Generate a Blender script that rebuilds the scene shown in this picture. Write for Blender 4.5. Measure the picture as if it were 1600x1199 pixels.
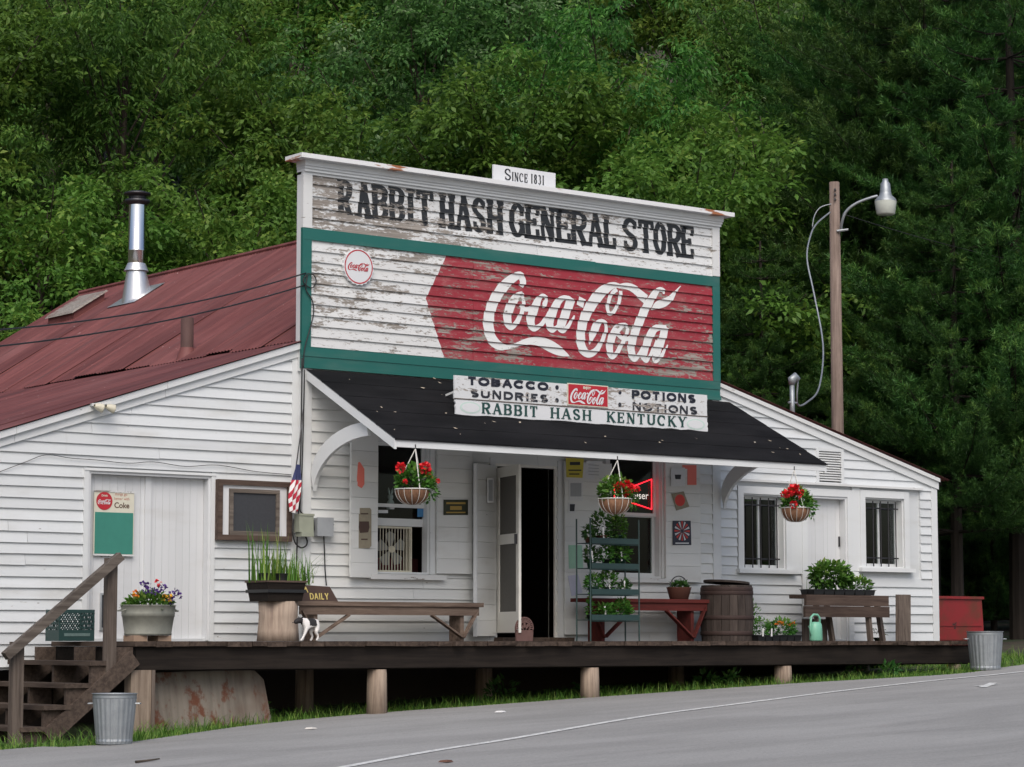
import bpy, math, random
import numpy as np
from mathutils import Matrix, Vector
rnd = random.Random(7)
scn = bpy.context.scene
for o in list(bpy.data.objects): bpy.data.objects.remove(o)

# ------------------------------------------------------------------ camera
F = 3900.0; PHI = math.atan(400/3900.0); TH = math.atan(5100/(F/math.cos(PHI)))
fh = np.array([math.cos(TH), math.sin(TH), 0.]); cr = np.array([math.sin(TH), -math.cos(TH), 0.])
cf = fh*math.cos(PHI) + np.array([0, 0, math.sin(PHI)]); cu = np.cross(cr, cf)
def ray(px, py): return cf + cr*(px-800)/F - cu*(py-599.5)/F
CAM = -ray(830, 1000)*30.5; CAM[2] = 0.02
cam = bpy.data.cameras.new('camera'); camo = bpy.data.objects.new('camera', cam); scn.collection.objects.link(camo)
cam.lens = F/1600*36; cam.sensor_width = 36; cam.sensor_fit = 'HORIZONTAL'; cam.clip_start = .5; cam.clip_end = 2000
camo.matrix_world = Matrix(((cr[0], cu[0], -cf[0], CAM[0]), (cr[1], cu[1], -cf[1], CAM[1]), (cr[2], cu[2], -cf[2], CAM[2]), (0, 0, 0, 1)))
scn.camera = camo
# ------------------------------------------------------------------ sky, sun, exposure
SUN_EL = math.radians(47); SUN_AZ = math.radians(236)      # azimuth of the direction TO the sun, from +x towards +y
w = bpy.data.worlds.new('World'); scn.world = w; w.use_nodes = True
nt = w.node_tree; bg = nt.nodes['Background']; sky = nt.nodes.new('ShaderNodeTexSky')
sky.sky_type = 'NISHITA'; sky.sun_disc = False; sky.sun_elevation = SUN_EL; sky.sun_rotation = math.pi/2 - SUN_AZ
sky.dust_density = 4.0; sky.air_density = 1.0; sky.ozone_density = 1.0
nt.links.new(sky.outputs[0], bg.inputs[0]); bg.inputs[1].default_value = 0.13
sl = bpy.data.lights.new('sun', 'SUN'); sl.energy = 1.5; sl.angle = math.radians(48); sl.color = (1, .975, .94)
so = bpy.data.objects.new('sun', sl); scn.collection.objects.link(so); so.location = (0, 0, 60)
sd = Vector((math.cos(SUN_EL)*math.cos(SUN_AZ), math.cos(SUN_EL)*math.sin(SUN_AZ), math.sin(SUN_EL)))
so.rotation_euler = sd.to_track_quat('Z', 'Y').to_euler()
vs = scn.view_settings; vs.view_transform = 'Standard'; vs.look = 'None'; vs.gamma = 1; vs.exposure = 0.22; vs.use_curve_mapping = False

# ------------------------------------------------------------------ pixel -> place
def P(px, py, y=0.):
    d = ray(px, py); return CAM + d*((y-CAM[1])/d[1])
def GZ(x, y=0): return -.62 + .045*max(-45., min(45., x))
def G(px, py):
    d = ray(px, py); t = (-.62+.045*CAM[0]-CAM[2])/(d[2]-.045*d[0]); return CAM + d*t
def RX(px, y): return P(px, 1000, y)[0]

# ------------------------------------------------------------------ mesh helpers
COL = scn.collection
WL = {}                                             # world location of empties
class MB:
    def __init__(s): s.v = []; s.f = []
    def add(s, vs, fs):
        o = len(s.v); s.v += [tuple(map(float, v)) for v in vs]; s.f += [tuple(i+o for i in f) for f in fs]; return s
    def hexa(s, p): return s.add(p, [(0,3,2,1),(4,5,6,7),(0,1,5,4),(1,2,6,5),(2,3,7,6),(3,0,4,7)])
    def box(s, x0, x1, y0, y1, z0, z1):
        return s.hexa([(x0,y0,z0),(x1,y0,z0),(x1,y1,z0),(x0,y1,z0),(x0,y0,z1),(x1,y0,z1),(x1,y1,z1),(x0,y1,z1)])
    def beam(s, a, b, w, h, up=(0,0,1)):
        a = Vector(a); b = Vector(b); d = (b-a).normalized(); sd = d.cross(Vector(up)).normalized()*(w/2); u = sd.cross(d).normalized()*(h/2)
        return s.hexa([a-sd-u, a+sd-u, b+sd-u, b-sd-u, a-sd+u, a+sd+u, b+sd+u, b-sd+u])
    def tube(s, pts, r, n=8, caps=True):
        pts = [Vector(p) for p in pts]; m = len(pts); rs = r if isinstance(r, (list, tuple)) else [r]*m
        vs = []; ref = None
        for i, p in enumerate(pts):
            d = (pts[min(i+1, m-1)]-pts[max(i-1, 0)]).normalized()
            if ref is None:
                ref = Vector((0,0,1)) if abs(d.z) < .9 else Vector((1,0,0))
            a = d.cross(ref).normalized(); b = a.cross(d).normalized(); ref = b
            for k in range(n):
                t = 2*math.pi*k/n; vs.append(p + a*(rs[i]*math.cos(t)) + b*(rs[i]*math.sin(t)))
        fs = [(i*n+k, i*n+(k+1) % n, (i+1)*n+(k+1) % n, (i+1)*n+k) for i in range(m-1) for k in range(n)]
        if caps: fs += [tuple(range(n-1, -1, -1)), tuple((m-1)*n+k for k in range(n))]
        return s.add(vs, fs)
    def lathe(s, prof, c=(0,0,0), n=24, sx=1, sy=1, close=False, wob=None):
        vs = []
        for (r, z) in prof:
            for k in range(n):
                t = 2*math.pi*k/n; q = r*(wob(t, z) if wob else 1); vs.append((c[0]+q*sx*math.cos(t), c[1]+q*sy*math.sin(t), c[2]+z))
        m = len(prof)
        fs = [(i*n+k, i*n+(k+1) % n, (i+1)*n+(k+1) % n, (i+1)*n+k) for i in range(m-1) for k in range(n)]
        if close: fs += [tuple(range(n-1, -1, -1)), tuple((m-1)*n+k for k in range(n))]
        return s.add(vs, fs)
    def prism(s, poly, y0, y1):                        # polygon in x,z ; y0/y1 number or function(x,z)
        n = len(poly); g0 = y0 if callable(y0) else (lambda x, z: y0); g1 = y1 if callable(y1) else (lambda x, z: y1)
        vs = [(x, g0(x, z), z) for x, z in poly] + [(x, g1(x, z), z) for x, z in poly]
        return s.add(vs, [tuple(range(n)), tuple(range(2*n-1, n-1, -1))] + [(i, i+n, (i+1) % n+n, (i+1) % n) for i in range(n)])
    def build(s, name, mat, parent=None, smooth=False, off=None):
        me = bpy.data.meshes.new(name); v = s.v
        if off is not None: v = [(a-off[0], b-off[1], c-off[2]) for a, b, c in v]
        me.from_pydata(v, [], s.f); me.materials.append(mat)
        if smooth: me.polygons.foreach_set('use_smooth', [True]*len(me.polygons))
        me.update()
        return link(name, me, parent, off)
def link(name, me, parent=None, off=None):
    o = bpy.data.objects.new(name, me); COL.objects.link(o)
    if off is not None: o.location = off
    if parent is not None:
        o.parent = parent; l = WL.get(parent.name)
        b = Vector(off) if off is not None else Vector((0,0,0))
        o.location = b - l if l is not None else b
    return o
def tag(o, label=None, cat=None, group=None, kind=None):
    for k, v in (('label', label), ('category', cat), ('group', group), ('kind', kind)):
        if v: o[k] = v
    return o
def thing(name, loc, label, cat, group=None):
    o = bpy.data.objects.new(name, None); COL.objects.link(o); o.location = Vector(loc); o.empty_display_size = .2
    WL[o.name] = Vector(loc); return tag(o, label, cat, group)
def npmesh(name, V, Fq, mat, attr=None):
    """numpy verts (n,3), faces (m,k) -> mesh, optional per-face float attribute 'tone'"""
    me = bpy.data.meshes.new(name); n, k = Fq.shape
    me.vertices.add(len(V)); me.vertices.foreach_set('co', V.astype(np.float32).ravel())
    me.loops.add(n*k); me.loops.foreach_set('vertex_index', Fq.astype(np.int32).ravel())
    me.polygons.add(n); me.polygons.foreach_set('loop_start', np.arange(0, n*k, k, dtype=np.int32))
    try: me.polygons.foreach_set('loop_total', np.full(n, k, dtype=np.int32))
    except Exception: pass
    me.materials.append(mat)
    if attr is not None:
        a = me.attributes.new('tone', 'FLOAT', 'FACE'); a.data.foreach_set('value', attr.astype(np.float32))
    me.update(calc_edges=True); return me
def clip(poly, a, b, c):                               # keep a*x+b*z<=c
    out = []
    for i in range(len(poly)):
        p, q = poly[i], poly[(i+1) % len(poly)]; dp = a*p[0]+b*p[1]-c; dq = a*q[0]+b*q[1]-c
        if dp <= 0: out.append(p)
        if dp*dq < 0: t = dp/(dp-dq); out.append((p[0]+(q[0]-p[0])*t, p[1]+(q[1]-p[1])*t))
    return out
def catmull(pts, k=5):
    pts = [np.array(p, float) for p in pts]; out = []
    for i in range(len(pts)-1):
        p0 = pts[max(i-1, 0)]; p1 = pts[i]; p2 = pts[i+1]; p3 = pts[min(i+2, len(pts)-1)]
        for j in range(k):
            t = j/k; out.append(.5*((2*p1)+(-p0+p2)*t+(2*p0-5*p1+4*p2-p3)*t*t+(-p0+3*p1-3*p2+p3)*t**3))
    out.append(pts[-1]); return out

# ------------------------------------------------------------------ material helpers
class NT:
    def __init__(s, name):
        s.m = bpy.data.materials.new(name); s.m.use_nodes = True; s.t = s.m.node_tree; s.b = s.t.nodes['Principled BSDF']; s.out = s.t.nodes['Material Output']
    def n(s, typ, ins=None, **kw):
        nd = s.t.nodes.new('ShaderNode'+typ)
        for k, v in kw.items(): setattr(nd, k, v)
        for k, v in (ins or {}).items():
            if hasattr(v, 'node'): s.t.links.new(v, nd.inputs[k])
            else: nd.inputs[k].default_value = v
        return nd
    def math(s, op, a, b=0., c=None, clamp=False):
        d = {0: a, 1: b}
        if c is not None: d[2] = c
        return s.n('Math', d, operation=op, use_clamp=clamp).outputs[0]
    def pos(s, obj=False):
        return s.n('TexCoord').outputs['Object'] if obj else s.n('NewGeometry').outputs['Position']
    def noise(s, vec, sc=(1,1,1), scale=1., detail=6., rough=.6, dist=0.):
        mp = s.n('Mapping', {0: vec, 3: sc})
        return s.n('TexNoise', {'Vector': mp.outputs[0], 'Scale': scale, 'Detail': detail, 'Roughness': rough, 'Distortion': dist}).outputs[0]
    def ramp(s, fac, lo, hi): return s.n('MapRange', {0: fac, 1: lo, 2: hi, 3: 0., 4: 1.}, interpolation_type='SMOOTHSTEP').outputs[0]
    def mix(s, fac, a, b):
        nd = s.n('Mix', data_type='RGBA')
        for i, v in ((0, fac), (6, a), (7, b)):
            if hasattr(v, 'node'): s.t.links.new(v, nd.inputs[i])
            else: nd.inputs[i].default_value = v if i == 0 else (tuple(v)+(1,))[:4]
        return nd.outputs[2]
    def hsv(s, col, v=1., h=.5, sat=1.): return s.n('HueSaturation', {'Color': col, 'Value': v, 'Hue': h, 'Saturation': sat}).outputs[0]
    def set(s, k, v):
        if hasattr(v, 'node'): s.t.links.new(v, s.b.inputs[k])
        else: s.b.inputs[k].default_value = (tuple(v)+(1,))[:4] if isinstance(v, tuple) else v
    def bump(s, h, strength=.3, dist=.01):
        s.t.links.new(s.n('Bump', {'Height': h, 'Strength': strength, 'Distance': dist}).outputs[0], s.b.inputs['Normal'])
def rand(n): return n.n('ObjectInfo').outputs['Random']

def plain(name, col, rough=.6, metal=0., var=.18, scale=9., obj=False, spec=None):
    n = NT(name); p = n.pos(obj); x = n.noise(p, scale=scale, detail=7, rough=.65)
    c = n.hsv(n.mix(0, col, col), n.math('MULTIPLY_ADD', x, 2*var, 1-var)); n.set('Base Color', c)
    n.set('Roughness', rough); n.set('Metallic', metal); n.bump(x, .15, .004)
    if spec is not None: n.set('Specular IOR Level', spec)
    return n.m
def wood(name, c1, c2, axis='x', rough=.8, obj=False, scale=1.):
    n = NT(name); p = n.pos(obj); s = {'x': (1.2, 22, 22), 'y': (22, 1.2, 22), 'z': (22, 22, 1.2)}[axis]
    g = n.noise(p, s, scale, 8, .7, .4); b = n.noise(p, (1,1,1), 1.7*scale, 5, .6)
    c = n.mix(n.ramp(g, .3, .72), c1, c2); c = n.hsv(c, n.math('MULTIPLY_ADD', b, .7, .65))
    c = n.hsv(c, n.math('MULTIPLY_ADD', rand(n), .3, .85))
    n.set('Base Color', c); n.set('Roughness', rough); n.set('Specular IOR Level', .2); n.bump(g, .35, .006); return n.m
BARE1 = (.30, .275, .25); BARE2 = (.17, .15, .13)
def peel_fac(n, p, amt):
    """where old paint has gone: streaks along the boards in patches; world position, so paint and lettering wear alike"""
    a = n.noise(p, (2.1, 1, 12), 1.0, 9, .70); b = n.noise(p, (.55, 1, 1.6), 1.0, 4, .55)
    f = n.noise(p, (14, 1, 42), 1.0, 5, .7)
    v = n.math('ADD', n.math('MULTIPLY', a, .62), n.math('ADD', n.math('MULTIPLY', b, .36), n.math('MULTIPLY', f, .36)))
    return n.ramp(v, amt, n.math('ADD', amt, .035) if hasattr(amt, 'node') else amt+.035)
def paint(name, col, amt=.8, fleck=.68, dirt=.5, var=.08, colfn=None, rough=.55, edge=True):
    n = NT(name); p = n.pos()
    if callable(amt): amt = amt(n, p)
    m = peel_fac(n, p, amt)
    if fleck < 1:
        fl = n.noise(p, (9, 9, 38), 1.0, 6, .75); fl = n.ramp(fl, fleck, fleck+.03)
        m = n.math('MAXIMUM', m, n.math('MULTIPLY', fl, .85))
    wd = n.mix(n.ramp(n.noise(p, (1.5, 20, 70), 1., 6, .7), .35, .65), BARE1, BARE2)
    base = colfn(n, p) if colfn else n.mix(0, col, col)
    k = n.noise(p, (.8, .8, 3), 1.1, 6, .6); k2 = n.noise(p, (18, 18, 1.0), 1., 4, .6)
    base = n.mix(n.math('MULTIPLY', n.ramp(k, .48, .78), dirt), base, (.36, .34, .30))
    base = n.mix(n.math('MULTIPLY', n.ramp(k2, .6, .8), dirt*.35), base, (.30, .29, .27))
    base = n.hsv(base, n.math('MULTIPLY_ADD', rand(n), 2*var, 1-var))
    vo = n.n('TexVoronoi', {'Vector': n.n('Mapping', {0: p, 3: (2.6, 2.6, 7.5)}).outputs[0], 'Scale': 1.})
    sel = n.math('GREATER_THAN', n.n('SeparateXYZ', {0: vo.outputs['Color']}).outputs[0], .72)
    base = n.mix(n.math('MULTIPLY', n.math('MULTIPLY', n.ramp(vo.outputs['Distance'], .055, .02), sel), .8), base, (.12, .10, .085))
    n.set('Base Color', n.mix(m, base, wd)); n.set('Roughness', n.math('MULTIPLY_ADD', m, .3, rough))
    n.bump(n.math('SUBTRACT', n.math('MULTIPLY', k, .3), m), .4, .003); return n.m

def glass_mat(name='window_glass'):
    n = NT(name); n.set('Base Color', (.9, .95, .95)); n.set('Roughness', .03); n.set('Transmission Weight', 1.); n.set('IOR', 1.45)
    tr = n.n('BsdfTransparent', {0: (.8, .85, .84, 1)}); gl = n.n('BsdfGlossy', {0: (.9, .9, .9, 1), 1: .04})
    fr = n.n('Fresnel', {0: 1.28}); mx = n.n('MixShader', {0: fr.outputs[0], 1: tr.outputs[0], 2: gl.outputs[0]})
    n.t.links.new(mx.outputs[0], n.out.inputs[0]); return n.m
def emit(name, col, st):
    n = NT(name); n.set('Base Color', col); n.set('Emission Color', col); n.set('Emission Strength', st); return n.m
def leaf_mat(name, c_dark, c_mid, c_tip, trans=.3, rough=.55):
    n = NT(name); t = n.n('Attribute', attribute_name='tone').outputs['Fac']
    c = n.mix(n.ramp(t, 0., .55), c_dark, c_mid); c = n.mix(n.ramp(t, .6, 1.), c, c_tip)
    c = n.hsv(c, n.math('MULTIPLY_ADD', rand(n), .3, .85), n.math('MULTIPLY_ADD', rand(n), .025, .4875))
    n.set('Base Color', c); n.set('Roughness', rough); n.set('Specular IOR Level', .35)
    tl = n.n('BsdfTranslucent', {0: n.hsv(c, 1.1)}); mx = n.n('MixShader', {0: trans, 1: n.b.outputs[0], 2: tl.outputs[0]})
    n.t.links.new(mx.outputs[0], n.out.inputs[0]); return n.m

M = {}
# red hexagon edge of the wall advertisement, in world x,z
_h = [P(700, 393)[[0, 2]], P(664, 467)[[0, 2]], P(692, 557)[[0, 2]]]
def redfn(n, p):
    s = n.n('SeparateXYZ', {0: p}); x, z = s.outputs[0], s.outputs[2]
    wob = n.math('MULTIPLY_ADD', n.noise(p, (1, 1, 1), 9, 3), .012, -.006)
    def side(a, b):
        m = (b[0]-a[0])/(b[1]-a[1]); return n.math('GREATER_THAN', n.math('SUBTRACT', n.math('ADD', x, wob), n.math('MULTIPLY_ADD', z, m, a[0]-m*a[1])), 0.)
    f = n.math('MINIMUM', side(_h[0], _h[1]), side(_h[1], _h[2]))
    red = n.mix(n.noise(p, (1, 1, 5), 2., 5), (.30, .018, .032), (.215, .016, .024)); red = n.mix(n.math('MULTIPLY', n.ramp(n.noise(p, (3, 1, 9), 1.4, 7, .7), .5, .75), .45), red, (.42, .22, .21))
    return n.mix(f, (.60, .61, .61), red)
def title_amt(n, p):
    x = n.n('SeparateXYZ', {0: p}).outputs[0]
    return n.n('MapRange', {0: x, 1: -1.9, 2: -.5, 3: .635, 4: .725}).outputs[0]
M['siding'] = paint('white_siding_paint', (.585, .61, .625), .815, .70, .40, .08)
M['siding_under'] = paint('sheltered_siding_paint', (.63, .645, .64), .85, .72, .38, .06)
M['trim'] = paint('white_trim_paint', (.62, .64, .65), .86, .73, .22, .03)
M['worn_trim'] = paint('worn_trim_paint', (.60, .61, .61), .755, .66, .3, .03)
M['title_board'] = paint('title_board_paint', (.60, .615, .62), title_amt, .585, .2, .04)
M['panel_board'] = paint('advert_board_paint', (.7, .7, .7), .70, .59, .22, .05, colfn=redfn)
M['script_white'] = paint('script_paint', (.64, .65, .65), .755, .655, .1, .0)
M['title_black'] = paint('title_letter_paint', (.012, .014, .016), lambda n, p: n.math('ADD', title_amt(n, p), .018), .66, 0., .0)
M['green'] = paint('green_trim_paint', (.013, .115, .098), .90, .76, .12, .06, rough=.42)
M['door'] = paint('white_door_paint', (.59, .605, .62), .87, .73, .25, .04)
M['rusty_white'] = paint('stained_white_paint', (.70, .69, .64), .83, .70, .35, .03)
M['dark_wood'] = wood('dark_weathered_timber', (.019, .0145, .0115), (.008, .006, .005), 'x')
M['deck_wood'] = wood('weathered_plank', (.088, .064, .05), (.032, .023, .019), 'y')
M['grey_wood_z'] = wood('grey_weathered_post', (.155, .125, .105), (.065, .05, .042), 'z')
M['grey_wood_x'] = wood('grey_weathered_rail', (.15, .128, .11), (.06, .048, .041), 'x')
M['stair_wood'] = wood('stair_timber', (.098, .073, .058), (.04, .029, .024), 'y')
M['log'] = wood('log_wood', (.34, .27, .21), (.15, .11, .085), 'z')
M['brown_frame'] = wood('brown_frame_wood', (.105, .075, .06), (.045, .03, .025), 'x')
M['bench_wood'] = wood('worn_bench_wood', (.22, .165, .13), (.09, .062, .05), 'x')
M['red_bench'] = wood('red_bench_paint', (.125, .024, .021), (.065, .02, .017), 'x')
M['barrel'] = wood('barrel_stave_wood', (.085, .068, .06), (.036, .028, .025), 'z')
M['hoop'] = plain('rusty_hoop', (.05, .03, .026), .75, .2)
M['pole'] = wood('utility_pole_wood', (.215, .165, .14), (.115, .085, .07), 'z')
M['black'] = plain('black_plastic', (.012, .013, .014), .5)
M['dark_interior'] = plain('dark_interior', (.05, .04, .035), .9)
M['interior_red'] = plain('interior_shelf_stock', (.14, .03, .03), .8, scale=20)
M['galv'] = plain('galvanised_steel', (.30, .325, .345), .48, .6, .3, 9)
M['tub'] = plain('dull_galvanised_tub', (.20, .205, .175), .6, .25, .3, 14)
M['chrome'] = plain('stainless_pipe', (.72, .72, .73), .16, 1., .08, 4)
M['flash'] = plain('flashing_metal', (.62, .63, .64), .35, .8, .1, 6)
M['dark_metal'] = plain('dark_metal', (.05, .05, .055), .4, .7)
M['cable'] = plain('black_cable', (.015, .015, .016), .5)
M['meter'] = plain('meter_box_paint', (.28, .30, .24), .5)
M['greybox'] = plain('grey_box_paint', (.30, .32, .34), .45)
M['glass'] = glass_mat()
M['screen'] = plain('dark_screen_mesh', (.035, .038, .045), .75, 0, .25, 30)
M['doorscreen'] = plain('grey_screen_mesh', (.11, .105, .095), .8, 0, .2, 30)
M['rope'] = plain('white_hanger', (.6, .6, .57), .6)
M['coco'] = wood('coconut_liner', (.25, .135, .08), (.13, .065, .04), 'z', scale=2.)
M['mint'] = plain('mint_plastic', (.20, .50, .36), .35, 0, .06)
M['crate'] = plain('dark_green_plastic', (.012, .04, .036), .45, 0, .1)
M['soil'] = plain('potting_soil', (.03, .022, .016), .95)
M['pot_green'] = plain('green_plastic_pot', (.02, .07, .045), .5)
M['terra'] = plain('terracotta_pot', (.12, .045, .03), .8)
M['purple_pot'] = plain('purple_plastic_pot', (.17, .10, .38), .5)
M['rack'] = plain('dark_green_rack_paint', (.02, .048, .046), .5)
M['tagw'] = plain('white_plant_tag', (.75, .75, .75), .5)
M['cream_metal'] = plain('cream_fan_metal', (.56, .53, .42), .5)
M['fan_blade'] = plain('pale_fan_blade', (.20, .205, .19), .5)
M['castiron'] = plain('rusty_cast_iron', (.16, .09, .08), .75, .2, .3)
M['paper'] = plain('white_paper', (.60, .62, .64), .7, 0, .1, 30)
M['salmon'] = plain('salmon_ribbon', (.72, .17, .13), .6, 0, .08)
M['board_green'] = plain('chalkboard_green', (.035, .20, .155), .7, 0, .16, 7)
M['cream_sign'] = plain('aged_cream_enamel', (.60, .58, .48), .45, 0, .12, 16)
M['red_enamel'] = plain('red_enamel', (.42, .018, .03), .35, 0, .08, 10)
M['white_enamel'] = plain('white_enamel', (.64, .655, .675), .35, 0, .04, 6)
M['ink'] = plain('black_ink', (.012, .014, .02), .5, 0, .1)
M['dkgreen_ink'] = plain('dark_green_ink', (.012, .055, .048), .5, 0, .1)
M['sage'] = plain('sage_emblem_paint', (.50, .63, .58), .5, 0, .05)
M['yellow_paint'] = plain('yellow_lettering', (.62, .50, .16), .6)
M['brown_sign'] = plain('dark_brown_sign', (.055, .03, .022), .6)
M['bowl_yellow'] = plain('yellow_flyer', (.50, .43, .05), .7)
M['thermo'] = plain('aged_thermometer_sign', (.25, .22, .16), .6, .1, .3, 20)
M['green_plaque'] = plain('dark_plaque', (.035, .04, .022), .45, .2, .2)
M['gold'] = plain('dull_gold', (.40, .27, .07), .5, .3)
M['poster_dark'] = plain('navy_poster', (.02, .022, .04), .5)
M['poster_red'] = plain('poster_red', (.55, .04, .03), .6)
M['mint_paper'] = plain('pale_green_paper', (.32, .55, .42), .7)
M['blue_paper'] = plain('pale_lilac_paper', (.48, .49, .60), .7)
M['blue_sticker'] = plain('blue_sticker', (.05, .20, .42), .5)
M['lens'] = plain('lamp_glass_refractor', (.52, .55, .50), .2, 0, .06, 3)
M['neon'] = emit('red_neon', (1., .02, .035), 2.4)
M['neon_white'] = emit('white_neon', (1., .92, .85), .55)
M['lampglow'] = emit('warm_ceiling_lamp', (1., .35, .1), 2.)

def worn_sign():
    n = NT('worn_sign_board'); p = n.pos(); m = peel_fac(n, p, .69)
    fl = n.ramp(n.noise(p, (10, 10, 26), 1., 6, .7), .60, .63); m = n.math('MAXIMUM', m, fl)
    wd = n.mix(n.ramp(n.noise(p, (2, 20, 60), 1., 5, .7), .35, .65), (.34, .31, .28), (.2, .175, .15))
    n.set('Base Color', n.mix(m, (.60, .615, .63), wd)); n.set('Roughness', .6); return n.m
M['worn_sign'] = worn_sign()
def sign_ink(col, amt, name):
    n = NT(name); p = n.pos(); m = peel_fac(n, p, amt); n.set('Base Color', n.mix(m, col, (.34, .31, .29))); n.set('Roughness', .55); return n.m
M['worn_ink'] = sign_ink((.012, .014, .026), .735, 'worn_black_lettering')
M['faded_ink'] = sign_ink((.02, .022, .03), .70, 'faded_black_lettering')

def roof_mat():
    n = NT('red_painted_tin'); p = n.pos()
    a = n.noise(p, (.45, 2.4, .45), 1.6, 8, .65); b = n.noise(p, (.3, .3, .3), 1.2, 4, .5); c3 = n.noise(p, (.35, 9, .35), 1.0, 7, .7)
    c = n.mix(n.ramp(a, .3, .7), (.105, .031, .029), (.165, .056, .052)); c = n.mix(n.math('MULTIPLY', n.ramp(c3, .52, .72), .75), c, (.066, .04, .04))
    c = n.mix(n.math('MULTIPLY', n.ramp(b, .5, .75), .4), c, (.24, .115, .11)); sp = n.ramp(n.noise(p, (6, 6, 6), 1.5, 5, .7), .67, .70)
    c = n.mix(n.math('MULTIPLY', sp, .7), c, (.40, .30, .28)); c = n.hsv(c, n.math('MULTIPLY_ADD', rand(n), .34, .83))
    n.set('Base Color', c); n.set('Roughness', .62); n.set('Specular IOR Level', .35); return n.m
M['roof'] = roof_mat()
def felt_mat():
    n = NT('black_roll_roofing'); p = n.pos(); a = n.noise(p, (1, 1, 1), 160, 4, .8); b = n.noise(p, (.7, 2, 2), 1.3, 6, .6)
    c = n.mix(n.ramp(b, .35, .7), (.006, .0062, .0072), (.0125, .0125, .014)); c = n.mix(n.math('MULTIPLY', n.ramp(a, .6, .8), .5), c, (.03, .03, .033))
    n.set('Base Color', c); n.set('Roughness', .95); n.set('Specular IOR Level', .12); n.bump(a, .4, .004); return n.m
M['felt'] = felt_mat()
def asphalt_mat():
    n = NT('worn_asphalt'); p = n.pos(); a = n.noise(p, (1,1,1), 38, 7, .8); b = n.noise(p, (.3, .9, 1), 1.2, 7, .62, .5); d = n.noise(p, (.12, .5, 1), 2.2, 6, .6)
    c = n.mix(n.ramp(b, .3, .7), (.218, .216, .211), (.286, .284, .278)); sp_ = n.noise(p, (1, 1, 1), 90, 3, .6); c = n.mix(n.math('MULTIPLY', n.ramp(sp_, .62, .72), .6), c, (.45, .44, .42)); c = n.mix(n.math('MULTIPLY', n.ramp(a, .5, .72), .55), c, (.40, .39, .37))
    c = n.mix(n.math('MULTIPLY', n.ramp(a, .48, .30), .6), c, (.07, .07, .068)); c = n.mix(n.math('MULTIPLY', n.ramp(d, .64, .76), .18), c, (.14, .138, .13))
    rot = n.n('Mapping', {0: p, 2: (0, 0, .35), 3: (.35, 5., 1)})
    ck = n.n('TexNoise', {'Vector': rot.outputs[0], 'Scale': .8, 'Detail': 5., 'Roughness': .55}).outputs[0]
    c = n.mix(n.math('MULTIPLY', n.ramp(n.math('ABSOLUTE', n.math('SUBTRACT', ck, .62)), .007, .0), .42), c, (.09, .09, .088))
    n.set('Base Color', c); n.set('Roughness', .85); n.bump(a, .3, .006); return n.m
M['asphalt'] = asphalt_mat()
def line_mat():
    n = NT('worn_road_paint'); p = n.pos(); a = n.noise(p, (6, 6, 6), 3, 7, .7)
    n.set('Base Color', n.mix(n.ramp(a, .52, .62), (.60, .61, .60), (.26, .26, .265))); n.set('Roughness', .7); return n.m
M['line'] = line_mat()
def ground_mat():
    n = NT('forest_soil_and_grass'); p = n.pos(); a = n.noise(p, (1,1,1), 3, 8, .7); b = n.noise(p, (1,1,1), .6, 5, .6)
    c = n.mix(n.ramp(a, .35, .7), (.035, .026, .018), (.06, .05, .03)); c = n.mix(n.ramp(b, .45, .6), c, (.03, .05, .015))
    n.set('Base Color', c); n.set('Roughness', .95); n.bump(a, .6, .05); return n.m
M['ground'] = ground_mat()
M['bark'] = wood('tree_bark', (.075, .06, .048), (.03, .025, .02), 'z', .9, True, .5)
M['pine_bark'] = wood('pine_bark', (.04, .033, .028), (.018, .015, .013), 'z', .95, True, .5)
M['leaf_a'] = leaf_mat('maple_leaf', (.036, .098, .016), (.108, .222, .034), (.212, .318, .056), .45)
M['leaf_b'] = leaf_mat('hickory_leaf', (.030, .100, .018), (.085, .215, .036), (.170, .305, .056), .45)
M['leaf_c'] = leaf_mat('silver_leaf', (.034, .100, .026), (.090, .205, .048), (.25, .35, .18), .45)
M['needle'] = leaf_mat('pine_needle', (.018, .060, .014), (.056, .140, .028), (.150, .260, .052), .3)
M['plant'] = leaf_mat('garden_leaf', (.03, .10, .015), (.08, .22, .03), (.25, .36, .08), .3)
M['plant_dark'] = leaf_mat('dark_garden_leaf', (.02, .07, .015), (.045, .13, .025), (.12, .22, .05), .3)
M['grass'] = leaf_mat('grass_blade', (.04, .11, .014), (.10, .22, .03), (.24, .34, .07), .35)
M['flower_red'] = plain('red_petal', (.62, .012, .02), .5, 0, .2, 40)
M['flower_purple'] = plain('purple_petal', (.075, .022, .20), .5, 0, .3, 40)
M['flower_yellow'] = plain('yellow_petal', (.72, .38, .02), .5, 0, .15, 40)
M['flower_orange'] = plain('orange_petal', (.62, .14, .01), .5, 0, .15, 40)
def rust_sheet():
    n = NT('rust_stained_sheet'); p = n.pos(); a = n.noise(p, (1.6, 1, 1.1), 2.0, 8, .65); b = n.noise(p, (8, 1, .8), 1.2, 5, .6); k = n.noise(p, (.9, 1, .9), 1.6, 3)
    c = n.mix(n.ramp(b, .35, .7), (.20, .175, .145), (.125, .105, .085)); c = n.mix(n.ramp(a, .52, .60), c, (.12, .042, .02)); c = n.mix(n.math('MULTIPLY', n.ramp(k, .5, .7), .5), c, (.10, .06, .04))
    n.set('Base Color', c); n.set('Roughness', .75); n.set('Metallic', .2); return n.m
M['rusty_sheet'] = rust_sheet()
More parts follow.
